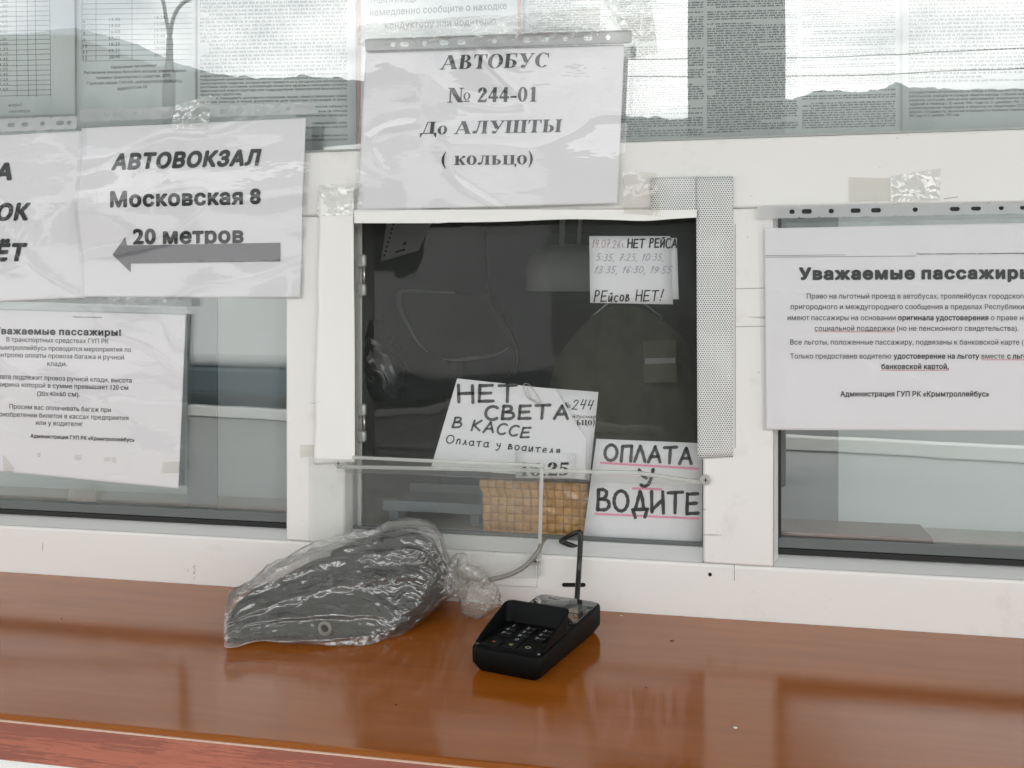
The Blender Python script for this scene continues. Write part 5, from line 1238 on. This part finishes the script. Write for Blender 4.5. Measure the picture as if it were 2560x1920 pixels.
for j in range(17):
    for i in range(33):
        u, w = i/32, j/16; th = 2*math.pi*u; rx_, ry_ = .042*(1-.55*w**1.5), .03*(1-.5*w); n_ = .006*fbm(math.cos(th)*2, math.sin(th)*2, w*3, 3)
        v.append((px(1165, 1200, .25).x+(rx_+n_)*math.cos(th), .27+(ry_+n_)*math.sin(th), Zr+.01+.085*w+n_))
tag(mesh('cloth_bag', v, [(j*33+i, j*33+i+1, (j+1)*33+i+1, (j+1)*33+i) for j in range(16) for i in range(32)]+[tuple(16*33+i for i in range(32))], M['navy'], None, smooth=True), 'navy cloth bag slumped on the sill behind the woven box', 'bag')

t = thing('figure_reflection_coat', 'brownish coat shape standing in for a reflected figure below the cancelled trips note', 'coat', px(1560, 1000, .5))  # coat shape added for the dark figure reflected in the hatch pane
v = []; nu, nv = 40, 26
out_ = [(1370, 975), (1395, 900), (1440, 840), (1490, 790), (1540, 764), (1600, 768), (1660, 800), (1710, 842), (1740, 900), (1745, 975)]
prof_ = smooth_path([Vector((x, y, 0)) for x, y in out_], 4)
n_ = len(prof_)
for j in range(nv+1):
    for i, p_ in enumerate(prof_):
        y_ = p_.y+(1160-p_.y)*j/nv; w_ = i/(n_-1); q_ = px(p_.x, y_, .5); q_.y = .5-.06*math.sin(math.pi*w_)+.012*fbm(q_.x*22, q_.z*6, 4, 3); v.append(q_)
mesh('cloth', v, [(j*n_+i, (j+1)*n_+i, (j+1)*n_+i+1, j*n_+i+1) for j in range(nv) for i in range(n_-1)], P('reflection_coat_brown', (.16, .15, .115), .85, .2, var=.3, vscale=(40, 40, 40)), t, smooth=True)
m = MB(); m.tube(smooth_path([px(x, y, .49) for x, y in ((1480, 792), (1530, 752), (1575, 738), (1600, 752), (1660, 796))], 5), .004, 8); m.build('added_hanger', M['steel'], t, smooth=True)
t = thing('black_sack', 'glossy black plastic sack hanging inside the left edge of the hatch', 'sack', px(950, 1010, .2))
v = []; nu, nv = 40, 40
for j in range(nv+1):
    for i in range(nu+1):
        th = 2*math.pi*i/nu; w_ = j/nv; rad = .030*(.35+.65*math.sin(math.pi*min(1, w_*.75+.12))); c_ = px(915+60*w_, 800+200*w_, .2)
        f_ = 1+.28*(1-2*abs(noise.noise(Vector((math.cos(th)*2, math.sin(th)*2, w_*5)))))
        v.append((c_.x+rad*f_*math.cos(th), .2+rad*f_*math.sin(th), c_.z))
mesh('sack_film', v, [(j*(nu+1)+i, j*(nu+1)+i+1, (j+1)*(nu+1)+i+1, (j+1)*(nu+1)+i) for j in range(nv) for i in range(nu)], P('black_film', (.012, .013, .013), .18, .6), t, smooth=True)
t = thing('facade_reflection_card', 'pale tilted card with dark slits standing in for a reflected facade, upper left in the hatch', 'card', px(1000, 650, .4))  # card added in place of the white facade reflected in the hatch pane
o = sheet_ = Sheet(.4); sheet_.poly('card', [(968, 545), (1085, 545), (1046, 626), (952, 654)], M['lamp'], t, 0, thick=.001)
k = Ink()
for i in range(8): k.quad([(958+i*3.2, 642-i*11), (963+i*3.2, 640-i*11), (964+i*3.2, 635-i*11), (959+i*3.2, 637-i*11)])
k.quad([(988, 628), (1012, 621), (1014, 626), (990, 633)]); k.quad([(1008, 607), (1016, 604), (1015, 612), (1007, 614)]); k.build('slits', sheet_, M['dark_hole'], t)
# ------------------------------------------------------------------ the street behind the camera, seen as reflections
def struct(o): o['kind'] = 'structure'; return o
def mir(p): return Vector((p.x, .05-p.y, p.z))          # mirror image in the window glass
struct(mesh('ground', [(-900, -1500, -.004), (900, -1500, -.004), (900, 60, -.004), (-900, 60, -.004)], [(0, 1, 2, 3)], M['asphalt']))
k0, k1 = mir(fl(300, 1030, 0)), mir(fl(2700, 1165, 0))
d_ = (k1-k0).normalized(); A0, A1 = k0-d_*30, k1+d_*30
struct(mesh('pavement', [(A0.x, A0.y+.1, 0), (A1.x, A1.y+.1, 0), (A1.x+2, .0, 0), (A0.x-2, .0, 0)], [(0, 1, 2, 3)], M['pave']))
m = MB(); nn = Vector((-d_.y, d_.x, 0))*.16; m.prism([A0, A1, A1-nn, A0-nn], (0, 0, .12)); struct(m.build('kerb', M['kerb'], bevel=.01))
RIDGE = [(-900, 150), (-500, 120), (-200, 100), (0, 93), (60, 92), (110, 86), (155, 85), (210, 100), (300, 132), (380, 160), (450, 175), (560, 186), (700, 196), (760, 190), (890, 200), (1200, 250), (1560, 290), (1640, 292), (1700, 298), (1965, 246), (2000, 240), (2060, 226), (2130, 229), (2190, 226), (2240, 206), (2290, 219), (2400, 226), (2560, 219), (2900, 200), (3400, 180)]
def ridge(name, pts, dist, mat, seed, rough):
    pts2 = []
    for (xa, ya), (xb, yb) in zip(pts, pts[1:]):
        for i in range(14): t_ = i/14; pts2.append((xa+(xb-xa)*t_, ya+(yb-ya)*t_))
    v_ = []; n_ = len(pts2); rows = 10
    for (x, y) in pts2:
        top = mir(px(x, y+rough*4*fbm(x*.035, 1, seed, 5), dist))
        for j in range(rows+1):
            t_ = j/rows; v_.append((top.x*(1-.35*t_), top.y*(1-.45*t_), top.z*(1-t_)**1.25+rough*8*fbm(x*.01, t_*4, seed+3, 3)*math.sin(math.pi*t_)-2*t_))
    f_ = [(i*(rows+1)+j, (i+1)*(rows+1)+j, (i+1)*(rows+1)+j+1, i*(rows+1)+j+1) for i in range(n_-1) for j in range(rows)]
    return struct(mesh(name, v_, f_, mat, smooth=True))
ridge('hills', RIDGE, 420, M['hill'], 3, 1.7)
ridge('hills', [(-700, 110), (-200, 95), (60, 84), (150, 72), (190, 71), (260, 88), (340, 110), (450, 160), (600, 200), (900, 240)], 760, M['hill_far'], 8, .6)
# double armed street lamp
b0 = mir(px(423, 900, 15)); b0.z = 0; t = thing('street_lamp', 'grey double armed street lamp whose reflection crosses the timetable', 'street lamp', b0)
m = MB(); pt = lambda x, y: mir(px(x, y, 15)); m.tube([b0, pt(423, 175)], .12, 12); m.tube([pt(423, 175), pt(423, 150), pt(423, 96)], [.10, .07, .055], 12); m.build('pole', M['lamppost'], t)
for P_ in ([(423, 100), (416, 50), (407, 0), (385, -60), (340, -100)], [(423, 100), (432, 50), (450, 15), (478, -4), (530, -30)]):
    m = MB(); m.tube(smooth_path([pt(*q) for q in P_], 5), .035, 10); a_ = m.build('arm', M['lamppost'], t, smooth=True)
    e_ = pt(*P_[-1]); m = MB(); m.box((e_.x-.3, e_.y-.14, e_.z-.07), (e_.x+.3, e_.y+.14, e_.z+.05)); m.build('lamp_head', M['lamppost'], a_, bevel=.03)
# concrete pylon
q0, q1 = mir(px(1718, 600, 6)), mir(px(1965, 600, 6)); t = thing('concrete_pylon', 'dark concrete pylon whose reflection darkens a band of the rules poster', 'pylon', ((q0.x+q1.x)/2, q0.y, 0))
m = MB(); m.box((q0.x, q0.y-.5, 0), (q1.x, q0.y, 5.6)); m.build('shaft', M['concrete'], t, bevel=.02); m = MB(); m.box((q0.x-.12, q0.y-.62, 5.602), (q1.x+.12, q0.y+.12, 5.8)); m.build('cap', M['concrete'], t, bevel=.02)
for i, (ya, yb) in enumerate(((140, 106), (182, 158))):
    m = MB(); A_, B_ = mir(px(1300, ya+6, 12)), mir(px(2900, yb-6, 12)); m.tube([A_+(B_-A_)*s_/10+Vector((0, 0, -.10*math.sin(math.pi*s_/10))) for s_ in range(11)], .007, 6)
    tag(m.build('overhead_wire', M['wire']), ('upper', 'lower')[i]+' of the two overhead wires reflected across the rules posters', 'wire')
# parked bus
B0 = mir(fl(-150, 1030, 0)); ang = math.atan2(d_.y, d_.x)
bus = thing('parked_bus', 'white bus with a dark teal skirt parked at the kerb, reflected in the side light', 'bus', B0+Vector((2.6, -1.6, 0)), ang)
m = MB(); m.box((-4.2, -1.2, .561), (4.2, 1.2, 3.0)); m.build('body', M['bus_white'], bus, local=True, bevel=.15, seg=3)
m = MB(); m.box((-4.2, -1.21, .26), (4.2, 1.21, .56)); m.build('skirt', M['bus_dark'], bus, local=True, bevel=.04)
for i in range(6):
    m = MB(); m.box((-3.9+i*1.3, 1.195, 1.6), (-2.75+i*1.3, 1.215, 2.6)); m.build('window', M['bus_glass'], bus, local=True, bevel=.05)
for x in (-2.8, 2.6):
    for s_ in (-1, 1):
        m = MB(); m.tube([(x, s_*1.0, .48), (x, s_*1.24, .48)], .48, 24); wl = m.build('wheel', M['tyre'], bus, local=True, bevel=.04)
        m = MB(); m.tube([(x, s_*1.235, .48), (x, s_*1.255, .48)], .26, 20); m.build('rim', M['steel'], wl, local=True)
bpy.context.view_layer.update()
